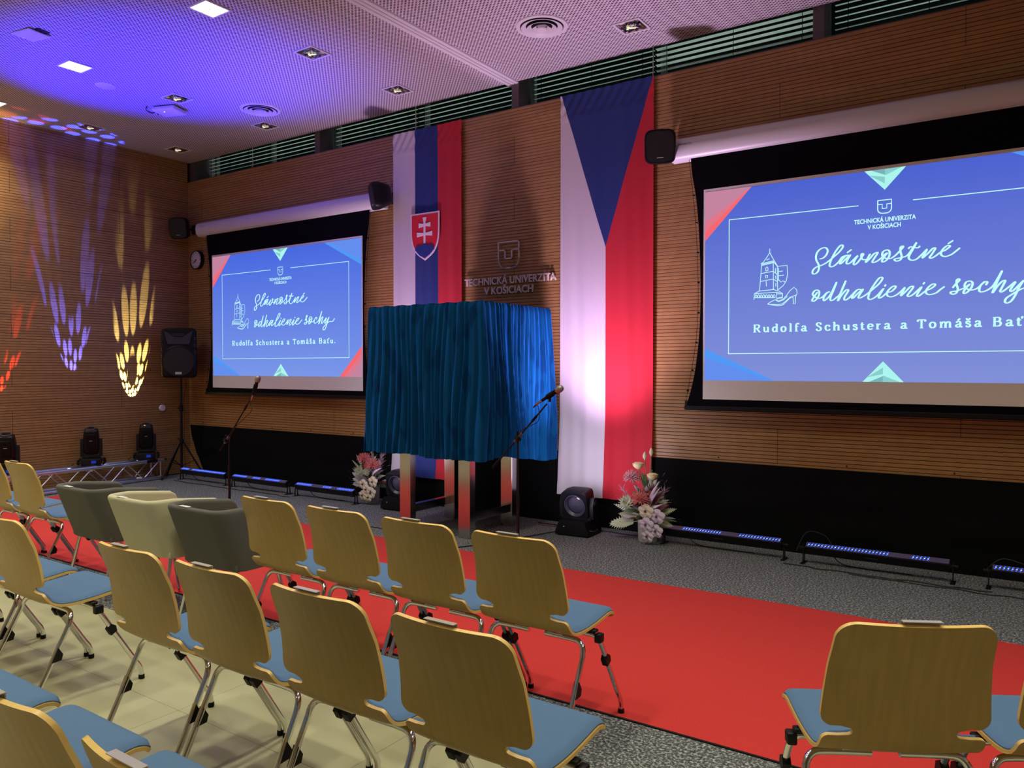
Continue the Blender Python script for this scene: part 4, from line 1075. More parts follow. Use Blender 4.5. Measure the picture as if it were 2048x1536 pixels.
def drape(u, v):
    d = (u * Ltot) % Ltot
    rc_ = 0.05
    if d < 2 * HX: x, y, nx_, ny_ = -HX + d, -HY, 0, -1
    elif d < 2 * HX + 2 * HY: x, y, nx_, ny_ = HX, -HY + d - 2 * HX, 1, 0
    elif d < 4 * HX + 2 * HY: x, y, nx_, ny_ = HX - (d - 2 * HX - 2 * HY), HY, 0, 1
    else: x, y, nx_, ny_ = -HX, HY - (d - 4 * HX - 2 * HY), -1, 0
    # blend the normal round the corners
    cxn = max(0, abs(x) - (HX - rc_)) / rc_; cyn = max(0, abs(y) - (HY - rc_)) / rc_
    n = Vector((nx_, ny_)) + Vector((math.copysign(cxn, x) * 0.8 * (abs(ny_)), math.copysign(cyn, y) * 0.8 * abs(nx_)))
    n.normalize()
    low = 1 - v
    a = 0.020 + 0.040 * min(1, low * 1.4)
    w = pleat(u, 0.004 * math.sin(v * 5 + u * 30)) * a + 0.010 * pleat(u * 2.0 % 1.0, 0.3) * (0.3 + low) + 0.010 * low * math.sin(u * 40 + v * 3)
    w += 0.022 * low
    z0 = 0.735 + 0.010 * math.sin(u * 23) + 0.006 * math.sin(u * 61 + 1) - 0.075 * max(0, min(1, (y + 0.3) / 0.6))
    top = 2.087 + 0.004 * math.sin(u * 170)
    if v > 0.975: w -= 0.010 * (v - 0.975) / 0.025
    return (x + n.x * w, y + n.y * w, z0 + (top - z0) * v)
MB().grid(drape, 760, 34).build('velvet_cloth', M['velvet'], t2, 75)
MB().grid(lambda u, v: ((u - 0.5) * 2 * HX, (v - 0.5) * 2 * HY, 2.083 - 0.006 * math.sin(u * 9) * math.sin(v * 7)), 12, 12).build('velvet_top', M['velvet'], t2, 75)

# ================================================================== MICROPHONES ON BOOM STANDS
def mic_stand(x, y, head, tail, joint_z, label):
    t = thing('microphone_stand', label, 'microphone stand', (x, y, ground(x, y)), 0, 'microphone boom stands on the stage')
    z0 = ground(x, y)
    jz = joint_z - z0
    MB().lathe([(0.125, 0.0), (0.127, 0.010), (0.118, 0.022), (0.02, 0.034), (0.016, 0.05)], n=28).build('base', M['black_metal'], t, 40)
    MB().tube([(0, 0, 0.03), (0, 0, 0.46)], 0.0125, 10).build('lower_pole', M['black_metal'], t, 50)
    MB().tube([(0, 0, 0.42), (0, 0, 0.52)], 0.017, 10).build('grip', M['rubber'], t, 50)
    MB().tube([(0, 0, 0.45), (0, 0, jz)], 0.008, 10).build('upper_pole', M['black_metal'], t, 50)
    H = Vector(head) - Vector((x, y, z0)); T_ = Vector(tail) - Vector((x, y, z0)); J = Vector((0, 0, jz))
    d = (H - T_).normalized()
    bm_ = MB().tube([T_ + d * 0.10, H - d * 0.06], 0.0065, 8)
    bm_.build('boom', M['black_metal'], t, 50)
    MB().tube([T_, T_ + d * 0.02, T_ + d * 0.10, T_ + d * 0.12], [0.010, 0.014, 0.011, 0.006], 10).build('counterweight', M['rubber'], t, 50)
    mid = T_ + d * ((J - T_).dot(d))
    MB().tube([mid - d * 0.05, mid + d * 0.05], 0.013, 8).build('boom_sleeve', mat('sleeve', (0.10, 0.10, 0.09), 0.4) if 'sleeve' not in bpy.data.materials else bpy.data.materials['sleeve'], t, 50)
    MB().tube([mid + Vector((0, 0.02, -0.012)), mid + Vector((0, -0.03, 0.004))], 0.018, 10).tube([mid, mid + Vector((0.0, -0.01, 0.05))], 0.010, 8).build('clamp_knob', M['black_plastic'], t, 50)
    pt = T_ + d * ((H - T_).length * 0.72)
    MB().tube([pt - d * 0.03, pt + d * 0.03], 0.011, 8).build('telescope_collar', M['black_plastic'], t, 50)
    return t, Vector((x, y, z0)) + H, d
def microphone(P, d, label, cable_to, st):
    """P: clip point; d: direction of the microphone body"""
    t = thing('microphone', label, 'microphone', P, 0, 'microphones on the boom stands')
    q = d.to_track_quat('Z', 'Y').to_matrix().to_4x4()
    MB().lathe([(0.009, -0.085), (0.011, -0.08), (0.013, -0.02), (0.017, 0.05), (0.021, 0.072)], n=16, mx=q).build('body', M['black_plastic'], t, 40)
    MB().lathe([(0.0215, 0.070), (0.0265, 0.076), (0.0265, 0.084), (0.024, 0.087)], n=18, mx=q).build('grille_collar', M['steel'], t, 40)
    MB().lathe([(0.024, 0.084), (0.0275, 0.098), (0.026, 0.116), (0.018, 0.130), (0.004, 0.136)], n=20, mx=q).build('grille', bpy.data.materials.get('mic_mesh') or mat('mic_mesh', (0.42, 0.42, 0.38), 0.42, 0.7), t, 60)
    MB().lathe([(0.0075, -0.150), (0.0085, -0.145), (0.0095, -0.11), (0.0105, -0.083)], n=12, mx=q).build('cable_plug', M['steel'], t, 40)
    MB().lathe([(0.019, -0.03), (0.021, -0.01), (0.0215, 0.03), (0.0195, 0.034)], n=14, mx=q).tube([q @ Vector((0, 0, 0.0)), Vector((0, 0, -0.05))], 0.010, 8).build('clip', M['rubber'], t, 40)
    e = q @ Vector((0, 0, -0.150))
    pts = [e, e - d * 0.03 + Vector((0, 0, -0.01))] + [Vector(c) - Vector(P) for c in cable_to]
    off = Vector(P) - Vector(st.location)
    MB().tube(smooth_pts([p + off for p in pts], 6), 0.0032, 6).build('lead', M['cable'], st)
t, H1, d1 = mic_stand(3.361, -1.75, (3.805, -1.76, 1.305), (3.205, -1.745, 0.665), 0.745, 'boom microphone stand in front of the left projection screen')
microphone(H1 + Vector((-0.012, 0, 0.02)), Vector((0.50, -0.05, 0.86)).normalized(), 'silver-headed microphone in front of the left projection screen',
           [(3.74, -1.765, 1.10), (3.64, -1.775, 1.02), (3.50, -1.77, 0.93), (3.40, -1.77, 0.80), (3.375, -1.765, 0.55), (3.366, -1.765, 0.24), (3.38, -1.80, 0.05)], t)
t, H2, d2 = mic_stand(6.787, -1.60, (7.105, -1.62, 1.29), (6.545, -1.60, 0.722), 0.985, 'boom microphone stand overlapping the blue velvet drape')
microphone(H2 + Vector((-0.015, 0, 0.022)), Vector((0.80, -0.05, 0.45)).normalized(), 'silver-headed microphone beside the big triangle flag',
           [(6.985, -1.62, 1.23), (6.99, -1.62, 1.12), (6.93, -1.625, 1.08), (6.82, -1.62, 1.02), (6.80, -1.615, 0.85), (6.80, -1.615, 0.60), (6.795, -1.615, 0.30), (6.81, -1.66, 0.03)], t)

# ================================================================== PA SPEAKER ON TRIPOD
px_, py_ = 0.335, -0.345
t = thing('speaker_tripod', 'black tripod stand under the tall loudspeaker in the room corner', 'stand', (px_, py_, 0))
tri = t
MB().tube([(0, 0, 0.14), (0, 0, 1.02)], 0.0175, 12).build('lower_pole', M['black_metal'], t, 50)
MB().tube([(0, 0, 0.95), (0, 0, 1.374)], 0.0150, 12).build('upper_pole', M['black_metal'], t, 50)
MB().tube([(0, 0, 0.92), (0, 0, 1.00)], 0.026, 12).tube([(0, 0, 0.96), (-0.05, -0.02, 0.96)], 0.012, 8).build('height_collar', M['black_plastic'], t, 50)
MB().tube([(0, 0, 0.47), (0, 0, 0.53)], 0.030, 12).tube([(0, 0, 0.52), (-0.05, -0.02, 0.54)], 0.010, 8).build('leg_hub', M['black_plastic'], t, 50)
for a in (R(-86), R(38), R(186)):
    ex, ey = math.cos(a), math.sin(a)
    lg = MB().tube([(0.02 * ex, 0.02 * ey, 0.50), (0.31 * ex, 0.31 * ey, 0.015)], 0.0125, 8).build('leg', M['black_metal'], t, 50)
    MB().tube([(0, 0, 0.16), (0.19 * ex, 0.19 * ey, 0.245)], 0.006, 6).build('brace', M['black_metal'], lg)
    MB().tube([(0.298 * ex, 0.298 * ey, 0.035), (0.318 * ex, 0.318 * ey, 0.002)], 0.016, 8).build('foot_cap', M['rubber'], lg)
fz = math.atan2(CAM[1] - py_, CAM[0] - px_) + PI / 2 - R(9)
t = thing('pa_loudspeaker', 'large black plastic loudspeaker with round woofer on the tripod in the corner', 'speaker', (px_, py_, 1.375), fz)
b = MB(); bm = bmesh.new(); bmesh.ops.create_cube(bm, size=1.0)
for v in bm.verts:
    k = 1.0 if v.co.y < 0 else 0.74
    v.co = Vector((v.co.x * 0.47 * k, v.co.y * 0.34, (v.co.z * (0.69 if v.co.y < 0 else 0.62)) + 0.345))
bmesh.ops.bevel(bm, geom=bm.edges[:], offset=0.055, segments=4, affect='EDGES', profile=0.5)
b.bm(bm); b.build('cabinet', M['black_plastic'], t, 45)
mx = tr(0, -0.172, 0.235) @ rot_x(PI / 2)
MB().lathe([(0.212, -0.01), (0.214, 0.012), (0.204, 0.018), (0.198, 0.012)], n=40, mx=mx, close=False).build('woofer_ring', M['black_plastic'], t, 40)
MB().lathe([(0.001, 0.016), (0.10, 0.014), (0.200, 0.010)], n=40, mx=mx, close=False).build('woofer_grille', M['grille'], t, 60)
hn = MB()
for (a0, a1, b0, b1) in (((-0.19, 0.645), (0.19, 0.645), (-0.05, 0.555), (0.05, 0.555)), ):
    pass
O_ = [(-0.185, 0.655), (0.185, 0.655), (0.135, 0.465), (-0.135, 0.465)]; I_ = [(-0.045, 0.600), (0.045, 0.600), (0.045, 0.520), (-0.045, 0.520)]
hn.add([(p[0], -0.176, p[1]) for p in O_] + [(p[0], -0.10, p[1]) for p in I_], [(0, 1, 5, 4), (1, 2, 6, 5), (2, 3, 7, 6), (3, 0, 4, 7), (4, 5, 6, 7)])
MBh = hn.build('horn', mat('horn_plastic', (0.035, 0.035, 0.045), 0.35), t)
fr = MB().prism([(p[0] * 1.07, p[1] + (0.008 if p[1] > 0.6 else -0.008)) for p in O_], -0.1775, -0.170).build('horn_bezel', M['black_plastic'], t)
ow = MB()
ow.add([(-0.135, -0.179, 0.468), (0.135, -0.179, 0.468), (0.045, -0.1785, 0.56), (-0.045, -0.1785, 0.56)], [(0, 1, 2, 3)])
for s in (-1, 1):
    ow.add([(s * 0.045, -0.1785, 0.56), (s * 0.135, -0.179, 0.468), (s * 0.185, -0.1785, 0.65)], [(0, 1, 2)])
ow.build('horn_throat', bpy.data.materials['horn_plastic'], t)
MB().box((0, -0.1785, 0.60), (0.16, 0.003, 0.055), 0, None, 0.01).build('horn_mouth', M['grille'], t)
for s in (-1, 1):
    for k in range(3): MB().box((s * 0.208, -0.160, 0.36 + 0.09 * k), (0.030, 0.016, 0.055), 0, rot_z(0), 0.004).build('side_port', M['grille'], t)
MB().box((0, -0.192, 0.070), (0.082, 0.006, 0.034), 0, None, 0.003).build('maker_badge', mat('badge', (0.55, 0.55, 0.52), 0.35, 0.3), t)
MB().tube(smooth_pts([(0.03, 0.05, 1.36), (0.05, 0.04, 1.27), (0.02, 0.03, 1.12), (0.035, 0.02, 0.78), (0.03, 0.02, 0.38), (0.04, 0.05, 0.02)], 6), 0.004, 6).build('lead', M['cable'], tri)

# ================================================================== TRUSS WITH MOVING HEADS
TO = Vector((0.245, -0.545, 0.0)); TD = Vector((0.085, -1.0, 0.0)).normalized(); TL = 3.0
t = thing('lighting_truss', 'silver aluminium box truss lying along the left wooden wall', 'truss', TO, math.atan2(TD.y, TD.x))
TW = 0.205
chords = [(0.0, 0.0, 0.026), (0.0, 0.0, 0.262), (0.0, -TW, 0.026), (0.0, -TW, 0.262)]
# local x runs along the truss away from the corner, local -y towards the wall side
for c in chords:
    ch = MB().tube([(0.02, c[1], c[2]), (TL - 0.02, c[1], c[2])], 0.025, 12).build('chord', M['alu'], t, 50)
    for e in (0.0, TL):
        s = 1 if e == 0 else -1
        MB().tube([(e - s * 0.03, c[1], c[2]), (e - s * 0.012, c[1], c[2]), (e + s * 0.0, c[1], c[2]), (e + s * 0.02, c[1], c[2])], [0.019, 0.024, 0.019, 0.025], 12).build('coupler', M['steel'], ch, 50)
for yy in (0.0, -TW):
    for e in (0.06, TL - 0.06): MB().tube([(e, yy, 0.03), (e, yy, 0.26)], 0.009, 8).build('end_post', M['alu'], t, 50)
    n = 12; st = (TL - 0.16) / n
    for k in range(n):
        z0, z1 = (0.255, 0.035) if k % 2 == 0 else (0.035, 0.255)
        MB().tube([(0.08 + k * st, yy, z1 if False else z0), (0.08 + (k + 1) * st, yy, z1)], 0.008, 8).build('diagonal', M['alu'], t, 50)
for zz in (0.026, 0.262):
    for k in range(7):
        s = 0.08 + k * (TL - 0.16) / 6.0
        MB().tube([(s, 0.0, zz), (min(s + 0.23, TL - 0.05), -TW, zz)], 0.008, 8).build('cross_tube', M['alu'], t, 50)
MB().box((0.20, 0.002, 0.262), (0.16, 0.052, 0.040), 0, None, 0.004).build('black_label', M['rubber'], t)
MB().box((1.05, 0.0, 0.235), (0.04, 0.03, 0.03)).build('tag', M['card'], t)
def truss_pt(s, off): 
    n = Vector((-TD.y, TD.x, 0)); return TO + TD * s - n * off
def moving_head(s, label, spin=0.0):
    P = truss_pt(s, -0.0) 
    nrm = Vector((-TD.y, TD.x, 0))
    P = TO + TD * s + nrm * (-TW / 2)
    t = thing('moving_head_light', label, 'stage light', (P.x, P.y, 0.288), R(58) + spin, 'black moving head lights along the left wall')
    b = MB().box((0, 0, 0.045), (0.23, 0.20, 0.085), 0, None, 0.014, 2)
    b.build('base', M['black_plastic'], t, 40)
    for s_ in (-1, 1):
        MB().tube([(s_ * 0.125, -0.075, 0.075), (s_ * 0.145, -0.075, 0.065), (s_ * 0.150, -0.075, 0.030), (s_ * 0.130, -0.075, 0.012)], 0.013, 8).tube([(s_ * 0.125, 0.075, 0.075), (s_ * 0.145, 0.075, 0.065), (s_ * 0.150, 0.075, 0.030), (s_ * 0.130, 0.075, 0.012)], 0.013, 8).build('handle', M['rubber'], t, 40)
        MB().prism([(-0.045, 0.0), (0.045, 0.0), (0.052, 0.14), (0.030, 0.225), (-0.030, 0.225), (-0.052, 0.14)], -0.017, 0.017, tr(s_ * 0.105, 0, 0.110) @ rot_z(PI / 2)).build('yoke_arm', M['black_plastic'], t, 30)
    MB().box((0, 0, 0.105), (0.20, 0.11, 0.045), 0, None, 0.01, 2).build('yoke_base', M['black_plastic'], t, 40)
    bm = bmesh.new(); bmesh.ops.create_cube(bm, size=1.0)
    for v in bm.verts:
        k = 0.86 if v.co.z < 0 else 0.80
        v.co = Vector((v.co.x * 0.165 * k / 0.86, v.co.y * 0.15 * (1 if v.co.z < 0 else 0.8), v.co.z * 0.32))
    bmesh.ops.subdivide_edges(bm, edges=bm.edges[:], cuts=2, use_grid_fill=True)
    for v in bm.verts: v.co.x *= 1.12 if abs(v.co.z) < 0.1 else 1.0; v.co.y *= 1.14 if abs(v.co.z) < 0.1 else 1.0
    bmesh.ops.bevel(bm, geom=[e for e in bm.edges if len(e.link_faces) == 2 and e.calc_face_angle() > 0.9], offset=0.022, segments=3, affect='EDGES', profile=0.5)
    hm = tr(0, 0, 0.305) @ rot_x(R(16))
    hd = MB(); hd.bm(bm, 0, hm); hd = hd.build('head', M['black_plastic'], t, 35)
    MB().box((0, -0.092, 0.02), (0.10, 0.012, 0.20), 0, hm, 0.004).build('cooling_cover', M['rubber'], hd)
    for z_ in (-0.045, -0.065, -0.085): MB().box((0, -0.099, z_), (0.08, 0.004, 0.006), 0, hm).build('vent_slot', M['rubber'], hd)
    MB().box((0.0, -0.100, 0.035), (0.034, 0.002, 0.007), 0, hm).build('maker_badge', M['print_white'], hd)
    MB().lathe([(0.056, 0.155), (0.056, 0.172), (0.046, 0.175), (0.046, 0.160), (0.001, 0.158)], n=20, mx=hm, close=False).build('front_lens', M['lens'], hd, 40)
    MB().box((0.03, -0.103, 0.045), (0.055, 0.004, 0.035)).build('control_panel', bpy.data.materials.get('lcd') or emis('lcd', (0.02, 0.05, 0.5), 0.6), t)
    MB().tube(smooth_pts([(-0.10, 0.03, 0.03), (-0.20, 0.02, 0.02), (-0.26, 0.10, -0.10), (-0.24, 0.14, -0.26)], 5), 0.005, 6).build('lead', M['cable'], t)
    return t
moving_head(0.20, 'black moving head light on the truss, nearest the loudspeaker')
moving_head(0.97, 'black moving head light in the middle of the truss')
moving_head(1.98, 'black moving head light cut by the left picture edge')
moving_head(2.80, 'black moving head light at the far hidden end of the truss')

# ================================================================== LED BATTENS
def led_bar(x0, y, L_, label, off=()):
    t = thing('led_batten', label, 'stage light', (x0 + L_ / 2, y, 0), 0, 'blue glowing LED battens along the wall')
    mx = tr(0, 0, 0.120) @ rot_x(R(28))
    MB().box((0, 0, 0), (L_ - 0.05, 0.062, 0.072), 0, mx, 0.005).build('housing', M['black_metal'], t)
    for s in (-1, 1):
        MB().prism([(-0.030, 0.0), (-0.016, 0.0), (-0.006, 0.13), (0.006, 0.13), (0.016, 0.0), (0.030, 0.0), (0.012, 0.15), (-0.012, 0.15)], -0.003, 0.003, tr(s * (L_ / 2 - 0.012), 0, 0) @ rot_z(PI / 2)).box((s * (L_ / 2 - 0.012), -0.0, 0.004), (0.030, 0.11, 0.006)).build('bracket', M['black_metal'], t)
        MB().tube([(s * (L_ / 2 - 0.03), 0, 0.12), (s * (L_ / 2 + 0.02), 0, 0.12)], 0.012, 8).build('clamp_knob', M['black_plastic'], t)
    MB().box((0, 0.0, 0.0372), (L_ - 0.07, 0.050, 0.002), 0, mx).build('lens_strip', M['led_off'], t)
    on, of = MB(), MB()
    n = int(L_ / 0.0255)
    for i in range(n):
        x = -L_ / 2 + 0.05 + i * (L_ - 0.10) / (n - 1)
        f = i / n
        lit = not any(a <= f < b for a, b in off)
        for k, yy in enumerate((-0.015, 0.0, 0.015)):
            (on if lit else of).add([(x + 0.0045 * math.cos(a) + 0.004 * k, yy + 0.0045 * math.sin(a), 0.0386) for a in [PI / 3 * j for j in range(6)]] + [(x + 0.004 * k, yy, 0.0410)], [(j, (j + 1) % 6, 6) for j in range(6)], 0, mx)
    on.m = [1 if (q // 6) % 3 == 1 else 0 for q in range(len(on.m))]
    tag(on.build('lit_led', [M['led_on'], M['led_core']], t), kind='stuff')
    if of.v: tag(of.build('unlit_led', M['led_off'], t), kind='stuff')
    text_part('maker_lettering', 'Light4Me', 0.02, M['print_grey'], t, (-0.02, -0.047, 0.118), rot=(PI / 2 - R(28) + R(28), 0, 0), width=0.10, height=0.012) if False else MB().box((-0.02, -0.0325, 0.0), (0.09, 0.001, 0.008), 0, mx).build('badge', M['print_grey'], t)
    MB().tube(smooth_pts([(-0.3, 0.03, 0.08), (-0.24, 0.05, 0.02), (-0.1, 0.05, 0.006), (0.1, 0.05, 0.006), (0.25, 0.06, 0.006)], 5), 0.004, 6).build('lead', M['cable'], t)
led_bar(0.480, -0.445, 1.02, 'blue LED batten in front of the loudspeaker tripod, nearest the room corner', [(0.16, 0.24)])
led_bar(1.640, -0.470, 1.09, 'blue LED batten under the left half of the left projection screen', [(0.24, 0.38), (0.52, 0.60), (0.86, 1.0)])
led_bar(2.860, -0.485, 1.02, 'blue LED batten ending beside the left flower vase', [(0.26, 0.46), (0.62, 0.72)])
led_bar(7.460, -0.345, 1.04, 'blue LED batten directly right of the right flower vase', [(0.0, 0.13), (0.50, 0.64)])
led_bar(8.630, -0.365, 1.04, 'longest-looking blue LED batten under the right projection screen', [(0.60, 0.74), (0.86, 1.0)])
led_bar(9.860, -0.360, 1.04, 'blue LED batten cut by the right picture edge', [])

# ================================================================== BIG MOVING HEADS ON THE FLOOR
def floor_head(x, y, label, rz):
    t = thing('floor_moving_head', label, 'stage light', (x, y, 0.0), rz, 'big moving head lights on the floor below the flags')
    MB().prism([(-0.165, 0.012), (0.165, 0.012), (0.160, 0.05), (0.125, 0.135), (-0.125, 0.135), (-0.160, 0.05)], -0.15, 0.15).build('base', M['black_plastic'], t, 30)
    for sx in (-1, 1):
        for sy in (-1, 1): MB().lathe([(0.018, 0), (0.018, 0.014)], (sx * 0.13, sy * 0.12, 0), 10).build('foot', M['rubber'], t)
        MB().prism([(-0.045, 0.0), (0.045, 0.0), (0.055, 0.12), (0.030, 0.19), (-0.030, 0.19), (-0.055, 0.12)], -0.018, 0.018, tr(sx * 0.150, 0, 0.150) @ rot_z(PI / 2)).build('yoke_arm', M['black_plastic'], t, 30)
        MB().tube([(sx * 0.168, 0, 0.285), (sx * 0.176, 0, 0.285)], 0.03, 14).build('pivot_cap', M['black_metal'], t, 30)
    MB().box((0, 0, 0.148), (0.30, 0.12, 0.036), 0, None, 0.008).build('yoke_base', M['black_plastic'], t)
    hm = tr(0, 0, 0.285) @ rot_x(R(14))
    n = 36
    # square-edged frame round a big circular opening, deep tube behind
    def sq(w, y, k, r=0.30):
        a = 2 * PI * k / n; c_, s_ = math.cos(a), math.sin(a)
        return (w * math.copysign(abs(c_) ** r, c_), y, w * math.copysign(abs(s_) ** r, s_))
    ci = lambda r_, y, k: (r_ * math.cos(2 * PI * k / n), y, r_ * math.sin(2 * PI * k / n))
    rings = [[sq(0.118, 0.09, k) for k in range(n)], [sq(0.132, 0.02, k) for k in range(n)], [sq(0.132, -0.085, k) for k in range(n)], [sq(0.126, -0.094, k) for k in range(n)], [ci(0.112, -0.090, k) for k in range(n)], [ci(0.108, -0.04, k) for k in range(n)]]
    vs = [p for q in rings for p in q]; fs = [tuple(range(n))]
    for i in range(len(rings) - 1):
        for k in range(n): fs.append((i * n + k, i * n + (k + 1) % n, (i + 1) * n + (k + 1) % n, (i + 1) * n + k))
    fs.append(tuple(range((len(rings) - 1) * n, len(rings) * n)))
    hd = MB().add(vs, fs, 0, hm).build('head', M['black_plastic'], t, 35)
    MB().lathe([(0.106, 0.0), (0.106, 0.044), (0.098, 0.046), (0.080, 0.020)], n=36, mx=hm @ tr(0, -0.045, 0) @ rot_x(PI / 2), close=False).build('lens_ring', mat('lens_ring', (0.05, 0.045, 0.07), 0.3, 0.2) if 'lens_ring' not in bpy.data.materials else bpy.data.materials['lens_ring'], hd, 40)
    MB().lathe([(0.001, 0.030), (0.05, 0.024), (0.080, 0.010)], n=36, mx=hm @ tr(0, -0.045, 0) @ rot_x(PI / 2), close=False).build('lens', M['lens'], hd, 60)
    MB().box((-0.005, -0.1445, 0.070), (0.070, 0.004, 0.055), 0, rot_x(0), 0.002).build('display_bezel', mat('display_bezel', (0.16, 0.14, 0.11), 0.4) if 'display_bezel' not in bpy.data.materials else bpy.data.materials['display_bezel'], t)
    MB().box((-0.005, -0.1475, 0.070), (0.060, 0.003, 0.046)).build('display', M['glass_dark'], t)
    MB().lathe([(0.006, 0), (0.006, 0.004)], n=10, mx=tr(-0.075, -0.150, 0.085) @ rot_x(PI / 2)).build('button', M['print_white'], t)
    MB().box((0.0, -0.130, 0.123), (0.042, 0.012, 0.010)).build('maker_badge', M['print_white'], t)
    MB().tube(smooth_pts([(0.13, 0.05, 0.05), (0.20, -0.02, 0.06), (0.19, -0.09, 0.055), (0.13, -0.10, 0.06)], 5), 0.005, 6).build('lead', M['cable'], t)
    for o_ in list(t.children):
        if o_.name.startswith(('display', 'button', 'maker_badge')): pass
    return t
floor_head(6.665, -0.420, 'black floor moving head light below the big triangle flag', R(4))
floor_head(4.465, -0.400, 'black floor moving head light between flower vase and steel table', R(4))

# ================================================================== FLOWER ARRANGEMENTS
FM = dict(vase=mat('vase_cream', (0.50, 0.50, 0.42), 0.25), pin=mat('pincushion_pink', (0.62, 0.17, 0.15), 0.6), pin2=mat('pincushion_rose', (0.60, 0.30, 0.33), 0.6),
          rose=mat('rose_cream', (0.78, 0.70, 0.38), 0.6), green=mat('leaf_green', (0.07, 0.13, 0.05), 0.5), pale=mat('leaf_pale', (0.42, 0.46, 0.30), 0.55), dark=mat('leaf_burgundy', (0.10, 0.012, 0.02), 0.5),
          orchid=mat('orchid_lilac', (0.62, 0.52, 0.66), 0.5), orchidc=mat('orchid_cream', (0.66, 0.58, 0.42), 0.5), grey=mat('leaf_grey_lilac', (0.36, 0.33, 0.38), 0.6), plume=mat('plume_mauve', (0.42, 0.26, 0.30), 0.8), stem=mat('stem', (0.12, 0.16, 0.06), 0.6), bud=mat('bud_cream', (0.62, 0.62, 0.42), 0.5))
def leaf(mb, base, tip, w, mi=0, bend=0.15, n=6, up=(0, 0, 1)):
    a, b = Vector(base), Vector(tip); d = b - a; side = d.cross(Vector((0.3, -0.8, 0.5)))
    if side.length < 1e-6: side = Vector((1, 0, 0))
    side.normalize(); nn = side.cross(d).normalized()
    vs, fs = [], []
    for i in range(n + 1):
        f = i / n; c = a + d * f + nn * bend * d.length * math.sin(f * PI)
        ww = w * math.sin(min(1, f * 1.15 + 0.08) * PI) ** 0.8 / 2 if f < 1 else 0.0005
        vs += [c - side * ww, c + nn * ww * 0.25, c + side * ww]
    for i in range(n):
        k = 3 * i; fs += [(k, k + 1, k + 4, k + 3), (k + 1, k + 2, k + 5, k + 4)]
    return mb.add(vs, fs, mi)
def spiky(mb, c, r, n, rnd, w=0.006):
    for k in range(n):
        z = 1 - 1.6 * (k + 0.5) / n; a = k * 2.399; q = math.sqrt(max(0, 1 - z * z))
        d = Vector((q * math.cos(a), q * math.sin(a), z)); 
        p = Vector(c) + d * r * rnd.uniform(0.85, 1.1)
        mb.tube([Vector(c) + d * r * 0.25, p, p + d * 0.004], [w * 0.5, w * 0.35, w * 0.6], 4)
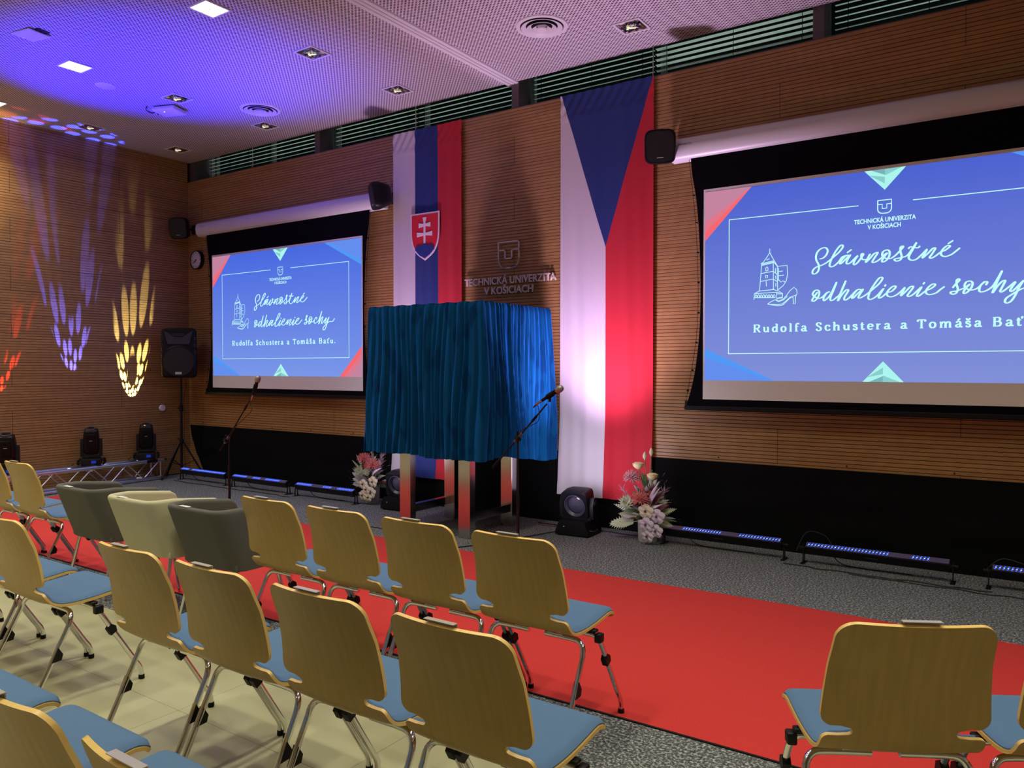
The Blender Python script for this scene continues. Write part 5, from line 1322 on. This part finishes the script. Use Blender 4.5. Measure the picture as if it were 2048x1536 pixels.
def bouquet(x, y, hgt, label, vlabel, spec, seed, vr=0.085, vh=0.185):
    rnd = random.Random(seed)
    v = MB().lathe([(vr * 0.93, 0.0), (vr * 0.95, 0.004), (vr, vh - 0.003), (vr - 0.004, vh), (vr - 0.008, vh - 0.004), (vr * 0.9 - 0.008, 0.02)], n=36).build('flower_vase', FM['vase'], None, 50, (x, y, 0))
    tag(v, vlabel, 'vase', 'cream vases with flower arrangements')
    t = thing('flower_arrangement', label, 'flowers', (x, y, vh - 0.03), 0, 'flower arrangements in the vases')
    t.scale = (1.22, 1.1, 1.06)
    fo = MB()
    for k in range(95):
        a = rnd.uniform(0, 2 * PI); z = rnd.uniform(0.0, 1.0) ** 1.3 * hgt * 0.62; r_ = rnd.uniform(0.6, 1.0) * (0.24 * (1 - z / (hgt * 0.75)) + 0.03)
        c0 = Vector((0.35 * r_ * math.cos(a), 0.3 * r_ * math.sin(a), 0.02 + z * 0.75))
        leaf(fo, c0, (r_ * math.cos(a), r_ * math.sin(a) * 0.7, z + rnd.uniform(0.0, 0.05)), rnd.uniform(0.014, 0.034), (0, 0, 1, 2, 3)[k % 5])
    tag(fo.build('greenery', [FM['green'], FM['pale'], FM['grey'], FM['dark']], t, 60), kind='stuff')
    sm_ = MB()
    for kind, px, pz, r_, dy in spec:
        c = Vector((px, -0.05 + dy, pz))
        if kind in ('pin', 'pin2', 'rose', 'bud', 'orchid', 'orchidc', 'protea'): sm_.tube(smooth_pts([(0, 0, 0), (px * 0.4, -0.02, pz * 0.5), c], 3), 0.0035, 5)
        if kind in ('pin', 'pin2'):
            f = MB(); spiky(f, c, r_, 90, rnd, 0.007); f.build('pincushion_flower', FM[kind], t)
        elif kind == 'rose':
            f = MB()
            for lay in range(4):
                rr = r_ * (0.35 + 0.2 * lay); hh = r_ * (1.05 - 0.12 * lay); m_ = 5 + lay
                for k in range(m_):
                    a0 = 2 * PI * k / m_ + lay
                    f.grid(lambda u, v_: (c.x + rr * (0.72 + 0.28 * v_) * math.cos(a0 + (u - 0.5) * 1.9), c.y + rr * (0.72 + 0.28 * v_) * math.sin(a0 + (u - 0.5) * 1.9), c.z + hh * (v_ - 0.5) - 0.01 * abs(u - 0.5) * v_), 4, 3)
            f.lathe([(0.002, -r_ * 0.80), (r_ * 0.5, -r_ * 0.55), (r_ * 0.86, -r_ * 0.1), (r_ * 0.84, r_ * 0.25), (r_ * 0.55, r_ * 0.52), (0.002, r_ * 0.58)], c, 14)
            f.build('rose', FM['rose'], t, 60)
        elif kind == 'bud':
            MB().lathe([(0.002, -r_), (r_ * 0.42, -r_ * 0.4), (r_ * 0.45, 0.1 * r_), (r_ * 0.2, r_ * 0.8), (0.001, r_ * 1.1)], c, 10, mx=None).build('bud', FM['bud'], t, 60)
        elif kind in ('orchid', 'orchidc'):
            f = MB()
            for k in range(5):
                a0 = 2 * PI * k / 5 + 0.3; 
                ctr = c + Vector((math.cos(a0), -0.15, math.sin(a0))) * r_ * 0.52
                f.grid(lambda u, v_: (ctr.x + r_ * 0.5 * v_ * math.cos(u * 2 * PI), ctr.y - 0.012 * (1 - v_) + 0.10 * r_ * math.sin(u * 4 * PI) * v_, ctr.z + r_ * 0.5 * v_ * math.sin(u * 2 * PI)), 10, 2)
            f.build('orchid_blossom', FM[kind], t, 60)
            MB().lathe([(0.001, -0.01), (0.009, -0.004), (0.006, 0.010), (0.001, 0.014)], (c.x, c.y - 0.02, c.z), 8).build('blossom_center', FM['dark'], t, 60)
        elif kind == 'protea':
            f = MB()
            for k in range(34):
                a0 = k * 2.399; q = (k / 34) ** 0.5
                d = Vector((math.cos(a0) * q, -0.4 * (1 - q) - 0.1, math.sin(a0) * q * 0.9 + 0.3))
                leaf(f, c + d * r_ * 0.15, c + d * r_ * 1.05, r_ * 0.28, 0, -0.25, 4)
            f.build('protea', FM['pale'], t, 60)
        elif kind == 'fern':
            f = MB(); a_ = Vector((px * 0.15, -0.02, pz * 0.3 + 0.03)); d = c - a_
            f.tube([a_, c], 0.002, 4)
            for k in range(9):
                q = a_ + d * (0.25 + 0.08 * k); l_ = r_ * (1 - k / 10)
                for s in (-1, 1):
                    leaf(f, q, q + d.normalized() * l_ * 0.5 + Vector((-d.z, 0, d.x)).normalized() * s * l_ * 0.7, 0.016, 0, 0.05, 3)
            f.build('fern_frond', FM['pale'], t, 60)
        elif kind == 'monstera':
            f = MB(); a_ = Vector((px * 0.25, -0.03, pz * 0.5 + 0.02)); d = (c - a_)
            sd = Vector((-d.z, -0.2, d.x)).normalized()
            for k in range(9):
                q0 = a_ + d * (0.15 + 0.085 * k); w_ = r_ * math.sin(PI * (0.2 + 0.085 * k))
                for s in (-1, 1): leaf(f, q0, q0 + sd * s * w_ + d.normalized() * 0.03, 0.026, 0, 0.06, 4)
            f.tube([a_, c], 0.003, 4)
            f.build('monstera_leaf', FM['pale'], t, 60)
        elif kind in ('blade', 'darkleaf', 'greyleaf'):
            f = MB(); leaf(f, (px * 0.15, -0.02, pz * 0.3 + 0.02), c, r_, 0, 0.18 if kind != 'blade' else 0.3, 10)
            f.build({'blade': 'curved_blade_leaf', 'darkleaf': 'burgundy_leaf', 'greyleaf': 'grey_leaf'}[kind], FM[{'blade': 'orchid', 'darkleaf': 'dark', 'greyleaf': 'grey'}[kind]], t, 60)
        elif kind == 'plume':
            f = MB(); a_ = Vector((px * 0.3, -0.02, pz * 0.4)); d = c - a_
            for k in range(42):
                q = a_ + d * (0.25 + 0.75 * k / 42); v_ = Vector((rnd.uniform(-1, 1), rnd.uniform(-1, 1), rnd.uniform(-0.4, 1))) * r_
                f.tube([q, q + v_ * 0.6 + d * 0.10], [0.0016, 0.0006], 3)
            tag(f.build('feathery_plume', FM['plume'], t), kind='stuff')
    sm_.build('stems', FM['stem'], t) if False else tag(sm_.build('stalks', FM['stem'], t), kind='stuff')
spec_r = [('rose', -0.055, 0.475, 0.046, 0.0), ('rose', 0.055, 0.395, 0.044, 0.0), ('bud', -0.005, 0.555, 0.034, 0), ('bud', 0.045, 0.590, 0.034, 0.0), ('pin2', -0.105, 0.370, 0.062, 0.0), ('pin', -0.015, 0.200, 0.070, -0.05),
          ('protea', -0.130, 0.155, 0.075, -0.04), ('plume', -0.185, 0.270, 0.06, 0), ('plume', 0.150, 0.290, 0.07, 0), ('plume', 0.10, 0.22, 0.06, -0.02), ('blade', 0.150, 0.430, 0.022, 0), ('blade', 0.165, 0.370, 0.020, 0), ('blade', 0.20, 0.20, 0.022, -0.02),
          ('darkleaf', 0.235, 0.195, 0.055, 0.0), ('darkleaf', 0.190, 0.335, 0.030, 0), ('darkleaf', -0.03, 0.33, 0.06, 0.02), ('fern', 0.245, 0.150, 0.07, -0.02), ('fern', 0.225, 0.010, 0.08, -0.03), ('fern', -0.20, 0.06, 0.08, -0.03), ('fern', -0.25, 0.13, 0.07, 0.0),
          ('monstera', -0.270, -0.030, 0.07, -0.03), ('greyleaf', -0.235, 0.205, 0.03, 0), ('orchidc', 0.035, 0.115, 0.060, -0.07), ('orchid', 0.115, 0.080, 0.062, -0.06), ('orchid', 0.045, 0.010, 0.060, -0.09), ('orchid', 0.115, -0.035, 0.055, -0.08), ('orchid', 0.055, -0.085, 0.050, -0.09)]
spec_l = [('darkleaf', -0.075, 0.40, 0.09, 0.02), ('pin', -0.040, 0.330, 0.065, -0.02), ('pin', 0.075, 0.270, 0.075, -0.03), ('protea', -0.075, 0.175, 0.085, -0.05), ('protea', 0.005, 0.180, 0.060, -0.04), ('plume', 0.185, 0.390, 0.06, 0.0), ('plume', 0.16, 0.30, 0.07, 0.0),
          ('blade', 0.265, 0.285, 0.030, 0.0), ('blade', 0.16, 0.17, 0.035, -0.03), ('greyleaf', -0.240, 0.180, 0.06, -0.02), ('greyleaf', -0.225, 0.110, 0.06, -0.03), ('greyleaf', -0.200, 0.035, 0.06, -0.03), ('greyleaf', -0.245, 0.03, 0.05, 0.0), ('greyleaf', -0.10, 0.03, 0.06, -0.08),
          ('fern', -0.215, 0.300, 0.05, 0), ('fern', -0.16, 0.36, 0.06, 0), ('plume', 0.04, 0.42, 0.05, 0), ('orchidc', 0.005, 0.070, 0.055, -0.08), ('orchidc', 0.055, 0.020, 0.055, -0.09), ('orchidc', 0.105, -0.010, 0.060, -0.08), ('orchidc', 0.010, -0.045, 0.055, -0.09), ('orchidc', 0.08, -0.06, 0.045, -0.09), ('orchidc', 0.10, 0.10, 0.06, -0.05)]
bouquet(7.318, -0.345, 0.7, 'flower arrangement with two cream roses and lilac orchids, right of the triangle flag', 'cream cylindrical vase beside the right blue LED battens', spec_r, 3, 0.088, 0.195)
bouquet(3.935, -0.300, 0.6, 'flower arrangement with pink spiky blooms and grey leaves under the striped flag', 'cream cylindrical vase left of the steel table', spec_l, 5, 0.085, 0.180)

# ================================================================== CABLES AND SMALL THINGS ON THE FLOOR
def cable(pts, r, m, label, group='loose cables on the stage floor'):
    o = MB().tube(smooth_pts([(x, y, z) for x, y, z in pts], 6), r, 6).build('floor_cable', m)
    return tag(o, label, 'cable', group)
rnd = random.Random(4)
def wob(x0, x1, y, a, n=14, z=0.006): return [(x0 + (x1 - x0) * i / n, y + rnd.uniform(-a, a), z) for i in range(n + 1)]
cable(wob(6.10, 7.20, -0.215, 0.02), 0.005, M['cable'], 'black cable along the wall foot behind the right floor light')
cable(wob(6.15, 6.60, -0.300, 0.012, 6), 0.0035, M['cable_red'], 'thin red cable left of the right floor light')
cable([(6.52, -0.45, 0.02), (6.35, -0.85, 0.006), (6.2, -1.3, 0.006), (6.1, -1.5, 0.006)], 0.005, M['cable'], 'black cable running from the right floor light towards the red carpet')
cable(wob(8.52, 9.90, -0.500, 0.02, 16), 0.005, M['cable'], 'black cable in front of the long right LED batten')
cable(wob(9.0, 10.4, -0.545, 0.02, 14), 0.004, M['cable'], 'outer black cable before the right LED battens')
cable([(8.60, -0.42, 0.10), (8.66, -0.36, 0.24), (8.78, -0.33, 0.23), (8.84, -0.33, 0.16)], 0.004, M['cable'], 'looped black cable rising over the left end of the long right batten')
cable(wob(3.98, 5.1, -1.30, 0.02, 8), 0.004, M['cable'], 'black cable on the grey carpet between vase and chairs')
cable(wob(0.55, 2.9, -0.60, 0.02, 18), 0.004, M['cable'], 'black cable before the left LED battens')
cable([(9.86, -0.36, 0.13), (9.95, -0.30, 0.20), (10.1, -0.30, 0.17), (10.3, -0.3, 0.10)], 0.004, M['cable'], 'looped black cable over the rightmost batten')
tg = MB().grid(lambda u, v: (7.405 + 0.018 * (u - 0.5) + 0.010 * math.sin(v * 7), -0.185 - 0.02 * v, 0.001 + 0.46 * v), 1, 14).build('silver_tape', M['tape'], None, 60)
tag(tg, 'crinkled silver tape strip behind the right flower arrangement', 'tape')
tg = MB().grid(lambda u, v: (3.72 + 0.16 * u, -0.24 + 0.05 * v, 0.02 + 0.012 * math.sin(u * 19 + v * 8) + 0.03 * v), 16, 6).build('plastic_bag', M['tape'], None, 30)
tag(tg, 'crumpled shiny plastic scrap on the floor left of the left vase', 'bag')
